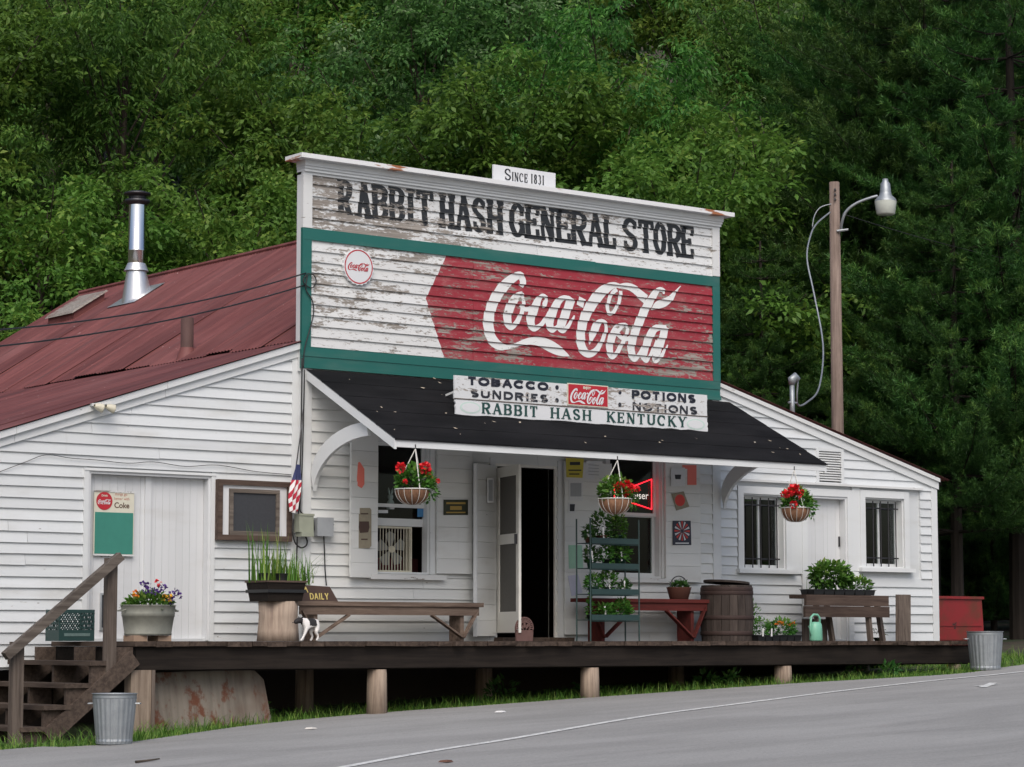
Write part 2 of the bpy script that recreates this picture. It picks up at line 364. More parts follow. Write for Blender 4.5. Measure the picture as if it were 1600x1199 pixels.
def redbox_mat():
    n = NT('rusting_red_enamel'); p = n.pos(); a = n.noise(p, (1,1,1), 5, 6, .65)
    n.set('Base Color', n.mix(n.ramp(a, .62, .68), n.mix(n.ramp(n.noise(p, (1,1,1), 2, 4), .4, .65), (.22, .014, .016), (.12, .03, .015)), (.02, .015, .012))); n.set('Roughness', .5); return n.m
M['redbox'] = redbox_mat()

# ================================================================== THE SETTING
def hill(x, y):
    t = max(0., y-14.5-.03*x*0); h = .62*t*t/(t+3.0) if t > 0 else 0.
    return GZ(x) + min(h, 60.)
def make_ground():
    xs = np.concatenate([np.linspace(-110, -30, 12), np.linspace(-27, 45, 60), np.linspace(50, 130, 12)])
    ys = np.concatenate([np.linspace(-90, -12, 10), np.linspace(-9, 60, 70), np.linspace(64, 120, 12)])
    V = []; rr = np.random.RandomState(3)
    for y in ys:
        for x in xs:
            V.append((x, y, hill(x, y) - .03 + (rr.uniform(-.15, .15) if y > 17 else 0)))
    nx = len(xs); Fq = [(j*nx+i, j*nx+i+1, (j+1)*nx+i+1, (j+1)*nx+i) for j in range(len(ys)-1) for i in range(nx-1)]
    return link('ground', npmesh('ground', np.array(V), np.array(Fq), M['ground']))
tag(make_ground(), kind='structure')
EDGE = [(-60, -2.6), (-20, -2.6)] + [tuple(G(a, b)[:2]) for a, b in ((-80, 1178), (0, 1172), (140, 1165), (215, 1158), (400, 1132), (590, 1114), (760, 1102), (950, 1088), (1240, 1068), (1480, 1054), (1560, 1044), (1640, 1032))] + [(14, 1.2), (24, 3.5), (60, 8)]
EC = []
for p in catmull(EDGE, 6):                          # keep x increasing so that the sheet has no slits
    if not EC or p[0] > EC[-1][0]+.01: EC.append(tuple(p))
def edge_y(x):
    for (a, b), (c, d) in zip(EC, EC[1:]):
        if a <= x <= c: return b+(d-b)*(x-a)/max(c-a, 1e-6)
    return EC[-1][1]
mb = MB()
for (a, b), (c, d) in zip(EC, EC[1:]):
    if c <= a: continue
    for k, (y0, y1) in enumerate(((0, -2.5), (-2.5, -8), (-8, -24), (-24, -70))):
        mb.add([(a, b+y0, GZ(a)), (c, d+y0, GZ(c)), (c, d+y1, GZ(c)), (a, b+y1, GZ(a))], [(3, 2, 1, 0)])
road = mb.build('road', M['asphalt']); tag(road, kind='structure')
LP = catmull([(-16, -12.5)] + [tuple(G(a, b)[:2]) for a, b in ((540, 1199), (800, 1155), (1000, 1121), (1150, 1101), (1300, 1082), (1450, 1065), (1600, 1050))] + [(10, -2.0), (18, -.6)], 8)
mb = MB()
for i, (p, q) in enumerate(zip(LP, LP[1:])):
    d = (q-p)/np.linalg.norm(q-p); nn = np.array([-d[1], d[0]])*.045
    mb.add([(p[0]+nn[0], p[1]+nn[1], GZ(p[0])+.006), (p[0]-nn[0], p[1]-nn[1], GZ(p[0])+.006), (q[0]-nn[0], q[1]-nn[1], GZ(q[0])+.006), (q[0]+nn[0], q[1]+nn[1], GZ(q[0])+.006)], [(0, 1, 2, 3)])
mb.build('edge_line', M['line'], road)
a = G(1525, 1073); b = G(1562, 1070); mb = MB()
for (p, q, wd) in ((a, b, .09), (G(1535, 1075), G(1552, 1068), .09)):
    d = (q-p)[:2]/np.linalg.norm((q-p)[:2]); nn = np.array([-d[1], d[0]])*wd/2; z = .007
    mb.add([(p[0]+nn[0], p[1]+nn[1], GZ(p[0])+z), (p[0]-nn[0], p[1]-nn[1], GZ(p[0])+z), (q[0]-nn[0], q[1]-nn[1], GZ(q[0])+z), (q[0]+nn[0], q[1]+nn[1], GZ(q[0])+z)], [(0, 1, 2, 3)])
mb.build('parking_mark', M['line'], road)

# ================================================================== THE STORE
store = thing('general_store', (0, 1, GZ(0)), 'white clapboard general store with false front, black awning and red tin roof', 'store')
AX = .09                                            # wall plane of the two lean-to wings
FX0, FX1 = -3.375, 3.13                             # false front
mL = (3.44-2.21)/3.78
def rakeL(x): return 3.42 + mL*(x+3.31)
mR = (3.36-2.281)/(7.318-3.217)
def rakeR(x): return 3.36 - mR*(x-3.217)
ZT = lambda px, py, y=0.: P(px, py, y)[2]

def grid_wall(mb, x0, x1, z0, z1, y0, y1, holes, rake=None):
    xs = sorted({x0, x1, *[h[0] for h in holes], *[h[1] for h in holes]}); zs = sorted({z0, z1, *[h[2] for h in holes], *[h[3] for h in holes]})
    xs = [x for x in xs if x0 <= x <= x1]; zs = [z for z in zs if z0 <= z <= z1]
    for a, b in zip(xs, xs[1:]):
        for c, d in zip(zs, zs[1:]):
            mx, mz = (a+b)/2, (c+d)/2
            if any(h[0] < mx < h[1] and h[2] < mz < h[3] for h in holes): continue
            poly = [(a, c), (b, c), (b, d), (a, d)]
            if rake: poly = clip(poly, *rake)
            if len(poly) > 2: mb.prism(poly, y0, y1)
def yface(yp, zb, e): return lambda x, z: yp - .004 - .022*(1-(z-zb)/e)
def clapboards(parent, x0, x1, z0, z1, e, yp, mat, holes=(), rake=None, joint=.45, jit=.003, matfn=None, low_gap=0):
    z = z0; k = 0
    while z < z1-.02:
        zt = min(z+e, z1); iv = [(x0, x1)]
        for h in holes:
            ov = min(zt, h[3])-max(z, h[2])
            if ov > .35*(zt-z):
                nv = []
                for a, b in iv:
                    if h[1] <= a or h[0] >= b: nv.append((a, b)); continue
                    if h[0]-a > .02: nv.append((a, h[0]))
                    if b-h[1] > .02: nv.append((h[1], b))
                iv = nv
        segs = []
        for a, b in iv:
            if b-a > 1.9 and rnd.random() < joint:
                c = rnd.uniform(a+.6, b-.6); segs += [(a, c-.002), (c+.002, b)]
            else: segs.append((a, b))
        for a, b in segs:
            j0, j1 = rnd.uniform(-jit, jit), rnd.uniform(-jit, jit); j2 = rnd.uniform(-.002, .002)
            poly = [(a, z+j0), (b, z+j1), (b, zt+.004), (a, zt+.004)]
            if rake: poly = clip(poly, *rake)
            if len(poly) < 3 or max(p[1] for p in poly)-min(p[1] for p in poly) < .012: continue
            y0 = yface(yp+j2, z, e)
            MB().prism(poly, lambda x, zz: min(y0(x, zz), yp+j2-.002), yp+.012).build('clapboard', matfn(z) if matfn else mat, parent)
        z += e; k += 1

# ---- openings
def op(pl, pr, pt, pb, y=0.): return (RX(pl, y), RX(pr, y), P((pl+pr)/2, pb, y)[2], P((pl+pr)/2, pt, y)[2])
W1 = (-2.307, -1.545, .79, 2.36); W2 = (RX(952, 0), RX(1033, 0), .80, 2.36); D1 = (RX(776, 0), .36, .04, 2.12)
LD = (-6.03, -4.50, .03, 1.845)
RW1 = op(1162, 1228, 773, 890, AX); RDR = op(1262, 1325, 776, 990, AX); RW2 = op(1353, 1414, 779, 888, AX)
RDR = (RDR[0], RDR[1], .02, RDR[3])
BOX = (-4.45, -3.47, 1.13, 1.81)

# ---- main wall under the awning
mb = MB(); grid_wall(mb, -3.33, 3.05, -.12, 3.12, .0125, .11, [W1, W2, D1]); fw = mb.build('front_wall', M['siding_under'], store)
clapboards(fw, -3.225, 2.98, -.02, 3.1, .128, 0., M['siding_under'], [(W1[0]-.02, W1[1]+.02, W1[2]-.03, W1[3]+.03), (W2[0]-.02, W2[1]+.02, W2[2]-.03, W2[3]+.03), (D1[0]-.02, D1[1]+.02, -.1, D1[3]+.03)], joint=.25)
for x0, x1 in ((-3.345, -3.228), (2.982, 3.07)):
    MB().box(x0, x1, -.026, .088, -.1, 3.13).build('corner_board', M['trim'], fw)

# ---- left wing
mb = MB(); rk = (-mL, 1, 3.42+mL*3.31-.03); grid_wall(mb, -8.6, -3.33, -.3, 3.5, AX+.0125, AX+.11, [LD, (-5.92, -5.75, .1, .48)], rk)
lw = mb.build('left_wing_wall', M['siding'], store)
clapboards(lw, -8.6, -3.44, -.27, 3.5, .12, AX, M['siding'], [(LD[0]-.02, LD[1]+.02, -.1, LD[3]+.02), (BOX[0]-.05, BOX[1]-.03, BOX[2]+.04, BOX[3]-.02)], (-mL, 1, 3.42+mL*3.31-.10), joint=.75, jit=.005)
MB().prism([(-3.44, -.28), (-3.338, -.28), (-3.338, rakeL(-3.338)-.09), (-3.44, rakeL(-3.44)-.09)], AX-.028, AX+.01).build('corner_board', M['trim'], lw)
for k in range(3):                                  # rake boards, three lengths
    xa, xb = -8.75+k*1.82, -8.75+(k+1)*1.82-.004
    if k == 2: xb = -3.30
    MB().prism([(xa, rakeL(xa)-.135), (xb, rakeL(xb)-.135), (xb, rakeL(xb)-.045), (xa, rakeL(xa)-.045)], AX-.045, AX+.012).build('rake_board', M['trim'], lw)
    MB().prism([(xa, rakeL(xa)-.0445), (xb, rakeL(xb)-.0445), (xb, rakeL(xb)+.03), (xa, rakeL(xa)+.03)], AX-.085, AX+.012).build('rake_board', M['trim'], lw)

# ---- right wing
mb = MB(); rk = (mR, 1, 3.36+mR*3.217-.03); grid_wall(mb, 3.05, 7.29, -.3, 3.5, AX+.0125, AX+.11, [RW1, RDR, RW2], rk)
rw = mb.build('right_wing_wall', M['siding'], store)
VENT = (RX(1281, AX), RX(1316, AX), ZT(1298, 752, AX), ZT(1298, 706, AX))
cx0, cx1 = RX(1152, AX), RX(1440, AX); czt = ZT(1250, 757, AX)
clapboards(rw, 3.09, 7.19, .0, 3.5, .1235, AX, M['siding'], [(cx0, RW1[1]+.1, RW1[2]-.06, czt+.02), (RDR[0]-.12, RDR[1]+.1, -.1, czt+.02), (RW2[0]-.12, cx1, RW2[2]-.06, czt+.02), (RW1[1]+.05, RDR[0], RW1[2]+.0, czt+.02), (RDR[1], RW2[0], RW2[2], czt+.02), VENT], (mR, 1, 3.36+mR*3.217-.11), joint=.15, jit=.004)
MB().prism([(7.192, -.1), (7.312, -.1), (7.312, rakeR(7.312)-.1), (7.192, rakeR(7.192)-.1)], AX-.028, AX+.02).build('corner_board', M['trim'], rw)
MB().box(3.072, 3.128, -.02, AX+.005, 0, 3.13).build('corner_board', M['trim'], rw)
for k in range(2):
    xa, xb = 3.135+k*2.1, 3.135+(k+1)*2.1-.004
    MB().prism([(xa, rakeR(xa)-.155), (xb, rakeR(xb)-.155), (xb, rakeR(xb)-.052), (xa, rakeR(xa)-.052)], AX-.045, AX+.012).build('rake_board', M['trim'], rw)
    MB().prism([(xa, rakeR(xa)-.0515), (xb, rakeR(xb)-.0515), (xb, rakeR(xb)+.0), (xa, rakeR(xa)+.0)], AX-.075, AX+.012).build('rake_board', M['worn_trim'], rw)

# ---- hidden walls, floor, added light-blocking wall
mb = MB(); yb = 11.4
for x, zt, y1 in ((-8.59, 1.6, yb), (-3.3, 3.3, yb), (3.0, 3.3, yb), (7.19, 2.12, 5.6)): mb.box(x, x+.1, AX+.112, y1, -.3, zt)
mb.box(-8.5, 3.0, yb, yb+.1, -.3, 1.7); mb.box(3.1, 7.19, 5.5, 5.6, -.3, 2.1)
mb.prism([(-3.2, 1.7), (3.0, 1.7), (3.0, 3.4), (-.1, 5.4), (-3.2, 3.4)], yb, yb+.1); mb.prism([(-8.5, 1.7), (-3.2, 1.7), (-3.2, 3.3)], yb, yb+.1)
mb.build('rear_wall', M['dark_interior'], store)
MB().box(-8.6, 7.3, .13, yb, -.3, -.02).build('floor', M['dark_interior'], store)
mb = MB(); mb.prism([(-8.6, -1.3), (7.3, -.5), (7.3, -.3), (-8.6, -.3)], .9, 1.1); mb.build('light_block_wall', M['dark_interior'], store)  # added dark wall, keeps light from leaking in under the floor

# ---- false front
ZC = 5.40                                            # underside of cornice
MB().box(FX0, FX1, .0125, .10, 3.1, 5.56).build('false_front', M['trim'], store)
ff = bpy.data.objects['false_front']
zg0, zg1 = 4.635, 4.772                              # upper green band
zr0, zr1 = 3.385, 4.635                              # advert panel
tz = [P(500, y)[2] for y in (360, 342.0, 326.5, 308.5, 289.5, 272)]      # title courses, bottom up
TC = [(a, b) for a, b in zip(tz, tz[1:])]
zf0 = zg1
ob = (FX0+.125, FX1-.125)
for zb, zt in TC:
    c = rnd.uniform(-1.6, 1.8)
    for a, b in ((ob[0], c-.002), (c+.002, ob[1])):
        MB().prism([(a, zb), (b, zb), (b, zt+.004), (a, zt+.004)], yface(0, zb, zt-zb), .012).build('clapboard', M['title_board'], ff)
MB().box(ob[0], ob[1], -.03, .012, zf0+.001, tz[0]-.001).build('frieze_board', M['title_board'], ff)
for a, b in ((FX0, ob[0]), (ob[1], FX1)): MB().box(a, b, -.036, .0124, zg1+.001, ZC).build('corner_board', M['worn_trim'], ff)
e10 = (zr1-zr0)/10; PC = [(zr0+i*e10, zr0+(i+1)*e10) for i in range(10)]
jx = P(738, 450)[0]
for i, (zb, zt) in enumerate(PC):
    for a, b in ((ob[0], jx-.002+(.9 if i in (1, 6) else 0)), (jx+.002+(.9 if i in (1, 6) else 0), ob[1])):
        j = rnd.uniform(-.004, .004) if a < jx else 0
        MB().prism([(a, zb+j), (b, zb+j), (b, zt+.004), (a, zt+.004)], yface(0, zb, e10), .012).build('clapboard', M['panel_board'], ff)
for nm, a, b, z0, z1, y in (('green_board', FX0, FX1, zg0, zg1, -.032), ('green_board', FX0, ob[0], 3.384, zg0-.001, -.030), ('green_board', ob[1], FX1, 3.384, zg0-.001, -.030),
        ('green_board', FX0, FX1, 3.275, 3.383, -.030), ('green_board', FX0, FX1, 3.185, 3.273, -.022), ('green_board', FX0, FX1, 3.135, 3.183, -.045)):
    if b-a > 3:                                      # long boards come in two lengths
        c = rnd.uniform(-.4, 1.2)
        for q0, q1, dy in ((a, c-.0015, 0), (c+.0015, b, .003)): MB().box(q0, q1, y+dy, .0122, z0, z1).build(nm, M['green'], ff)
    else: MB().box(a, b, y, .0122, z0, z1).build(nm, M['green'], ff)
for i, (z0, z1, y, ex) in enumerate(((ZC, 5.43, -.05, .012), (5.431, 5.462, -.085, .03), (5.463, 5.492, -.105, .055), (5.493, 5.557, -.125, .08))):
    MB().box(FX0-.004*i, FX1+.25*ex, y*.75, .10, z0, z1).build('cornice_moulding', M['trim'], ff)
def cap_mat():
    n = NT('rust_flecked_cap'); p = n.pos(); a = n.noise(p, (1.1, 1, 6), 2.2, 6, .6); b = n.noise(p, (1, 1, 1), .9, 3)
    m = n.math('MULTIPLY', n.ramp(a, .56, .62), n.ramp(b, .45, .55)); n.set('Base Color', n.mix(m, (.68, .69, .70), (.32, .12, .05))); n.set('Roughness', .5); return n.m
mb = MB(); mb.box(FX0-.13, FX1+.12, -.20, .16, 5.558, 5.612); mb.build('cornice_cap', cap_mat(), ff)

# ---- roofs: corrugated tin sheets
def sheet(parent, y0, y1, top, bot, lift=0.):
    n = max(2, int(round((y1-y0)/.0187))); vs = []; tv = Vector((top[0]-bot[0], 0, top[1]-bot[1])).normalized(); nr = Vector((-tv.z, 0, tv.x))
    if nr.z < 0: nr = -nr
    for k in range(n+1):
        y = y0+(y1-y0)*k/n; a = .009*math.sin(2*math.pi*k/4.)
        for q, l in ((top, 0), (bot, lift)): vs.append((q[0]+nr.x*(a+l), y, q[1]+nr.z*(a+l)))
    mb = MB(); mb.add(vs, [(2*k, 2*k+1, 2*k+3, 2*k+2) for k in range(n)]); return mb.build('roof_sheet', M['roof'], parent, True)
def roof_deck(name, pts, y0, y1): return MB().prism(pts, y0, y1).build(name, M['dark_wood'], store)
R0 = (-.1, 5.555)
rf = roof_deck('main_roof', [(-3.32, 3.42), (-.1, 5.50), (3.1, 3.42), (3.1, 3.36), (-.1, 5.44), (-3.32, 3.36)], .12, 11.62)
yy = .1
while yy < 11.6:
    y1 = min(yy+.685, 11.68); d = rnd.uniform(-.03, .06)
    sheet(rf, yy, y1+.01, R0, (-3.36-d, 3.447-d*.647), rnd.uniform(.008, .045)); sheet(rf, yy, y1+.01, R0, (3.15, 3.45), .0); yy += .685
MB().tube([(-.1, .12, 5.575), (-.1, 11.68, 5.575)], .035, 6).build('ridge_cap', M['roof'], rf)
lr = roof_deck('left_roof', [(-8.75, rakeL(-8.75)+.0), (-3.30, rakeL(-3.30)), (-3.30, rakeL(-3.3)-.06), (-8.75, rakeL(-8.75)-.06)], AX+.013, 11.6)
yy = -.02
while yy < 11.55:
    y1 = min(yy+.685, 11.65); sheet(lr, yy, y1+.01, (-3.27, rakeL(-3.27)+.045), (-8.86, rakeL(-8.86)+.045), rnd.uniform(0, .02)); yy += .685
rr_ = roof_deck('right_roof', [(3.13, rakeR(3.13)), (7.45, rakeR(7.45)), (7.45, rakeR(7.45)-.06), (3.13, rakeR(3.13)-.06)], AX+.013, 5.7)
yy = -.0
while yy < 5.6:
    y1 = min(yy+.685, 5.75); sheet(rr_, yy, y1+.01, (3.14, rakeR(3.14)+.03), (7.52, rakeR(7.52)+.015), rnd.uniform(0, .015)); yy += .685

# ---- awning
aw0 = (0., 3.135); aw1 = (-1.80, 2.215); AWX = (-3.30, 3.27); am = (aw0[1]-aw1[1])/(aw0[0]-aw1[0])
def awz(y): return aw0[1] + am*(y-aw0[0])
mb = MB(); mb.hexa([(AWX[0]+.02, aw1[0]+.03, awz(aw1[0]+.03)-.035), (AWX[1]-.02, aw1[0]+.03, awz(aw1[0]+.03)-.035), (AWX[1]-.02, -.03, awz(-.03)-.035), (AWX[0]+.02, -.03, awz(-.03)-.035),
                   (AWX[0]+.02, aw1[0]+.03, awz(aw1[0]+.03)-.012), (AWX[1]-.02, aw1[0]+.03, awz(aw1[0]+.03)-.012), (AWX[1]-.02, -.03, awz(-.03)-.012), (AWX[0]+.02, -.03, awz(-.03)-.012)])
aw = mb.build('awning', M['siding_under'], store)
ns = 5
for i in range(ns):                                  # courses of roll roofing, each lapping the one below
    ya = aw1[0]-.03+i*(1.83/ns); yb_ = min(ya+1.83/ns+.03, -.028); t0, t1 = .006, .002
    nx = 22; vs = []
    for k in range(nx+1):
        x = AWX[0]-.015+(AWX[1]-AWX[0]+.03)*k/nx; wv = rnd.uniform(-.004, .004)
        vs += [(x, ya+wv, awz(ya)+t0+rnd.uniform(0, .003)), (x, yb_, awz(yb_)+t1), (x, ya+wv, awz(ya)-.008)]
    mb = MB(); mb.add(vs, [(3*k, 3*k+3, 3*k+4, 3*k+1) for k in range(nx)] + [(3*k+2, 3*k+5, 3*k+3, 3*k) for k in range(nx)]); mb.build('roofing_strip', M['felt'], aw)
MB().box(AWX[0], AWX[1], aw1[0]-.012, aw1[0]+.025, awz(aw1[0])-.098, awz(aw1[0])-.009).build('fascia', M['trim'], aw)
for x0, x1 in ((AWX[0]-.012, AWX[0]+.018), (AWX[1]-.018, AWX[1]+.012)):
    ya, yb_ = aw1[0]-.0135, -.03
    MB().hexa([(x0, ya, awz(ya)-.116), (x1, ya, awz(ya)-.116), (x1, yb_, awz(yb_)-.116), (x0, yb_, awz(yb_)-.116), (x0, ya, awz(ya)-.009), (x1, ya, awz(ya)-.009), (x1, yb_, awz(yb_)-.009), (x0, yb_, awz(yb_)-.009)]).build('barge_board', M['trim'], aw)
for k in range(14):                                  # rafters under the roofing
    x = AWX[0]+.25+k*.47
    if x < AWX[1]-.1: MB().hexa([(x, aw1[0]+.03, awz(aw1[0])-.10), (x+.04, aw1[0]+.03, awz(aw1[0])-.10), (x+.04, -.05, awz(-.05)-.12), (x, -.05, awz(-.05)-.12), (x, aw1[0]+.03, awz(aw1[0]+.03)-.036), (x+.04, aw1[0]+.03, awz(aw1[0]+.03)-.036), (x+.04, -.05, awz(-.05)-.036), (x, -.05, awz(-.05)-.036)]).build('rafter', M['siding_under'], aw)
for xb in (AWX[0]+.06, AWX[1]-.16):                  # quarter-round brackets
    out = []; inn = []
    y0b, z0b = -.035, P(478, 742)[2]; y1b = -1.16; z1b = awz(y1b)-.10
    for k in range(13):
        t = math.pi/2*k/12; out.append((y0b+(y1b-y0b)*(1-math.cos(t)), z0b+(z1b-z0b)*math.sin(t))); 
        s = .86; inn.append((y0b+(y1b+.02-y0b)*(1-math.cos(t))-.0-.12*math.sin(t)*0 - .115*math.cos(t)*.35*math.sin(t), z0b-.0+(z1b-.13-z0b)*math.sin(t) - .16*(1-math.sin(t))))
    mb = MB(); n = len(out); vs = [(xb, y, z) for y, z in out]+[(xb, y-.055, z-.03) for y, z in inn]+[(xb+.045, y, z) for y, z in out]+[(xb+.045, y-.055, z-.03) for y, z in inn]
    fs = []
    for k in range(n-1):
        fs += [(k, k+1, n+k+1, n+k), (2*n+k, 3*n+k, 3*n+k+1, 2*n+k+1), (k, 2*n+k, 2*n+k+1, k+1), (n+k, n+k+1, 3*n+k+1, 3*n+k)]
    fs += [(0, n, 3*n, 2*n), (n-1, 3*n-1, 4*n-1, 2*n-1)]
    mb.add(vs, fs); mb.build('bracket', M['trim'], aw)
# pale litter of leaves and bark lying on the roofing
def litter(n=48):
    V = []; Fq = []
    for i in range(n):
        x = rnd.uniform(AWX[0]+.1, AWX[1]-.1); y = -1.75+1.7*rnd.random()**.8; s = rnd.uniform(.008, .024); a = rnd.uniform(0, 6.28); o = len(V)
        for da, l in ((0, 1.6), (1.6, .6), (3.1, 1.4), (4.7, .7)):
            dx, dy = s*l*math.cos(a+da), s*l*math.sin(a+da); V.append((x+dx, y+dy, awz(y+dy)+.022+rnd.uniform(0, .006)))
        Fq.append((o, o+1, o+2, o+3))
    return np.array(V), np.array(Fq)
V, Fq = litter(); o = link('fallen_litter', npmesh('fallen_litter', V, Fq, plain('dry_litter', (.42, .36, .28), .8, 0, .4, 8))); tag(o, 'pale dry leaf litter scattered on the black awning roof', 'litter', kind='stuff')

# ---- windows, doors, shutters
def casing(parent, o, y, t=.09, d=.028, mat='trim', sill=True, sides=(1, 1), name='casing'):
    x0, x1, z0, z1 = o
    if sides[0]: MB().box(x0-t, x0-.001, y-d, y+.004, z0-.0, z1+t).build(name, M[mat], parent)
    if sides[1]: MB().box(x1+.001, x1+t, y-d, y+.004, z0-.0, z1+t).build(name, M[mat], parent)
    MB().box(x0-.0005, x1+.0005, y-d, y+.004, z1+.001, z1+t).build(name, M[mat], parent)
    if sill: MB().box(x0-t-.04, x1+t+.05, y-d-.06, y+.02, z0-.055, z0-.001).build('sill', M[mat], parent)
def window(o, y, depth, rows, mat='trim', name='window', muntin=False):
    """frame lining + two sashes with a pane each"""
    x0, x1, z0, z1 = o
    mb = MB(); mb.box(x0, x0+.02, y+.0, y+depth+.05, z0, z1); mb.box(x1-.02, x1, y, y+depth+.05, z0, z1); mb.box(x0+.02, x1-.02, y, y+depth+.05, z1-.02, z1); mb.box(x0+.02, x1-.02, y, y+depth+.05, z0, z0+.02)
    wn = mb.build(name, M[mat], store)
    for (za, zb, yo) in rows:
        s = .042; ys = y+depth+yo; mb = MB(); xa, xb = x0+.021, x1-.021
        mb.box(xa, xa+s, ys, ys+.03, za, zb); mb.box(xb-s, xb, ys, ys+.03, za, zb); mb.box(xa+s, xb-s, ys, ys+.03, za, za+s); mb.box(xa+s, xb-s, ys, ys+.03, zb-s, zb)
        if muntin: mb.box((xa+xb)/2-.014, (xa+xb)/2+.014, ys-.002, ys+.028, za+s, zb-s)
        mb.build('sash', M[mat], wn); MB().box(xa+s-.005, xb-s+.005, ys+.012, ys+.016, za+s-.005, zb-s+.005).build('pane', M['glass'], wn)
    return wn
zm1 = P(630, 793)[2]
w1 = window(W1, 0, .06, [(zm1, W1[3]-.02, .0)]); w1.name = 'window'
MB().box(W1[0]+.021, W1[1]-.021, .092, .122, P(630, 822)[2], P(630, 810)[2]).build('sash', M['trim'], w1)   # raised lower sash rail
MB().box(W1[0]+.063, W1[1]-.063, .100, .104, P(630, 810)[2], zm1).build('pane', M['glass'], w1)
casing(w1, W1, -.004, .075, .026, 'trim', False)
MB().box(RX(572, 0), RX(690, 0), -.10, .02, W1[2]-.07, W1[2]-.012).build('sill', M['worn_trim'], w1)
zm2 = P(990, 806)[2]
w2 = window(W2, 0, .06, [(zm2, W2[3]-.02, .0), (W2[2]+.02, zm2+.03, .034)]); casing(w2, W2, -.004, .075, .026, 'trim', False)
MB().box(W2[0]-.12, W2[1]+.15, -.085, .02, W2[2]-.062, W2[2]-.008).build('sill', M['worn_trim'], w2)
def shutter(x0, x1, z0, z1, y, name='shutter', mat='siding_under', hinge=0, ang=0., boards=None):
    """shutter of wide horizontal boards on two battens, hinged at x0 (hinge=0) or x1, swung off the wall by ang"""
    hx = x0 if hinge == 0 else x1; ca, sa = math.cos(ang), math.sin(ang)
    def tr(v):
        dx, dy = v[0]-hx, v[1]-y
        s = -1 if hinge == 0 else 1
        return (hx+dx*ca-s*dy*0+0, y+dy-abs(dx)*sa, v[2])
    mb = MB(); wdt = x1-x0
    for q in (.12, .88): mb.box(x0+wdt*q-.04, x0+wdt*q+.04, y+.0305, y+.05, z0+.04, z1-.04)
    mb.v = [tr(v) for v in mb.v]; sh = mb.build(name, M[mat], store)
    zs = [z0]; 
    while zs[-1] < z1-.2: zs.append(zs[-1]+rnd.uniform(.16, .21))
    zs[-1] = z1
    for a, b in zip(zs, zs[1:]):
        m2 = MB(); d = rnd.uniform(-.002, .002); m2.box(x0, x1, y+d, y+.03, a+.0015, b-.0015); m2.v = [tr(v) for v in m2.v]; m2.build('board', M[mat], sh)
    return sh
zs0, zs1 = P(560, 903)[2], 2.44
shutter(RX(546, -.12)+.0, W1[0]-.03, zs0, zs1, -.085, hinge=1, ang=.12)
shutter(W1[1]+.075, RX(735, -.05), .80, zs1, -.07, hinge=0, ang=.03)
shutter(W2[1]+.03, RX(1093, -.05), P(1060, 910)[2], zs1, -.07, hinge=0, ang=.03)
# main doorway
x0, x1, z0, z1 = D1
mb = MB(); mb.box(x0-.04, x0, -.012, .115, .0, z1); mb.box(x1, x1+.04, -.012, .115, 0, z1); mb.box(x0-.04, x1+.04, -.012, .115, z1, z1+.05)
dw = mb.build('doorway', M['rusty_white'], store); MB().box(x0-.06, x1+.16, -.2, .2, .0, .045).build('threshold', M['deck_wood'], dw)
MB().box(x1+.041, x1+.16, -.03, -.005, .02, z1+.1).build('casing', M['trim'], dw)
MB().box(x0-.12, x0-.041, -.03, -.005, .02, z1+.1).build('casing', M['trim'], dw)
def leaf(name, hx, ang, wd, z0, z1, parts, mat):
    """door leaf hinged at (hx,-.035); ang measured from +x, swinging out towards -y"""
    ca, sa = math.cos(ang), -math.sin(ang)
    def T(m):
        m.v = [(hx+v[0]*ca+v[1]*sa*-1*-1*0 + v[1]*(-sa), -.04+v[0]*sa+v[1]*ca, v[2]) for v in m.v]; return m
    return T
T = leaf('screen_door', x0-.015, math.radians(107), .78, 0, 0, None, None)
wd = .76; zz = P(790, 845)[2]; zb_ = P(795, 975)[2]
mb = MB(); mb.box(0, .09, -.016, .016, .1, z1-.03); mb.box(wd-.09, wd, -.016, .016, .1, z1-.03); mb.box(.09, wd-.09, -.016, .016, .1, zb_+.14); mb.box(.09, wd-.09, -.016, .016, zz-.06, zz+.06); mb.box(.09, wd-.09, -.016, .016, z1-.15, z1-.03)
sdo = T(mb).build('screen_door', M['rusty_white'], store)
for a, b in ((zb_+.14, zz-.06), (zz+.06, z1-.15)): T(MB().box(.088, wd-.088, -.003, .003, a, b)).build('screen', M['doorscreen'], sdo)
T(MB().box(wd-.06, wd-.045, -.05, -.016, zz-.07, zz+.05)).build('handle', M['dark_metal'], sdo)
T = leaf('door', x0-.06, math.radians(157), .5, 0, 0, None, None)
mb = MB(); mb.box(0, .46, -.02, .0, .06, z1); bd = T(mb).build('board_door', M['siding_under'], store)
for k in range(11):
    a = .06+k*(z1-.06)/11; T(MB().box(0, .46, .0005, .024+rnd.uniform(-.002, .002), a+.0015, a+(z1-.06)/11-.0015)).build('board', M['siding_under'], bd)
T(MB().box(.4605, .475, -.022, .026, .055, z1)).build('edge_strip', M['trim'], bd)
shutter(RX(881, -.05), W2[0]-.02, .08, z1+.1, -.075, name='board_door', hinge=0, ang=.02)
mb = MB(); mb.box(-.1, .25, 1.2, 1.6, 0, .75); mb.build('counter', plain('faded_cabinet', (.10, .13, .15), .6), store)
MB().box(-2.1, -1.2, .7, 1.0, .2, 1.0).build('shelf_stock', M['interior_red'], store)
MB().box(-2.28, -2.19, 1.2, 1.32, 2.2, 2.245).build('ceiling_lamp', M['lampglow'], store)
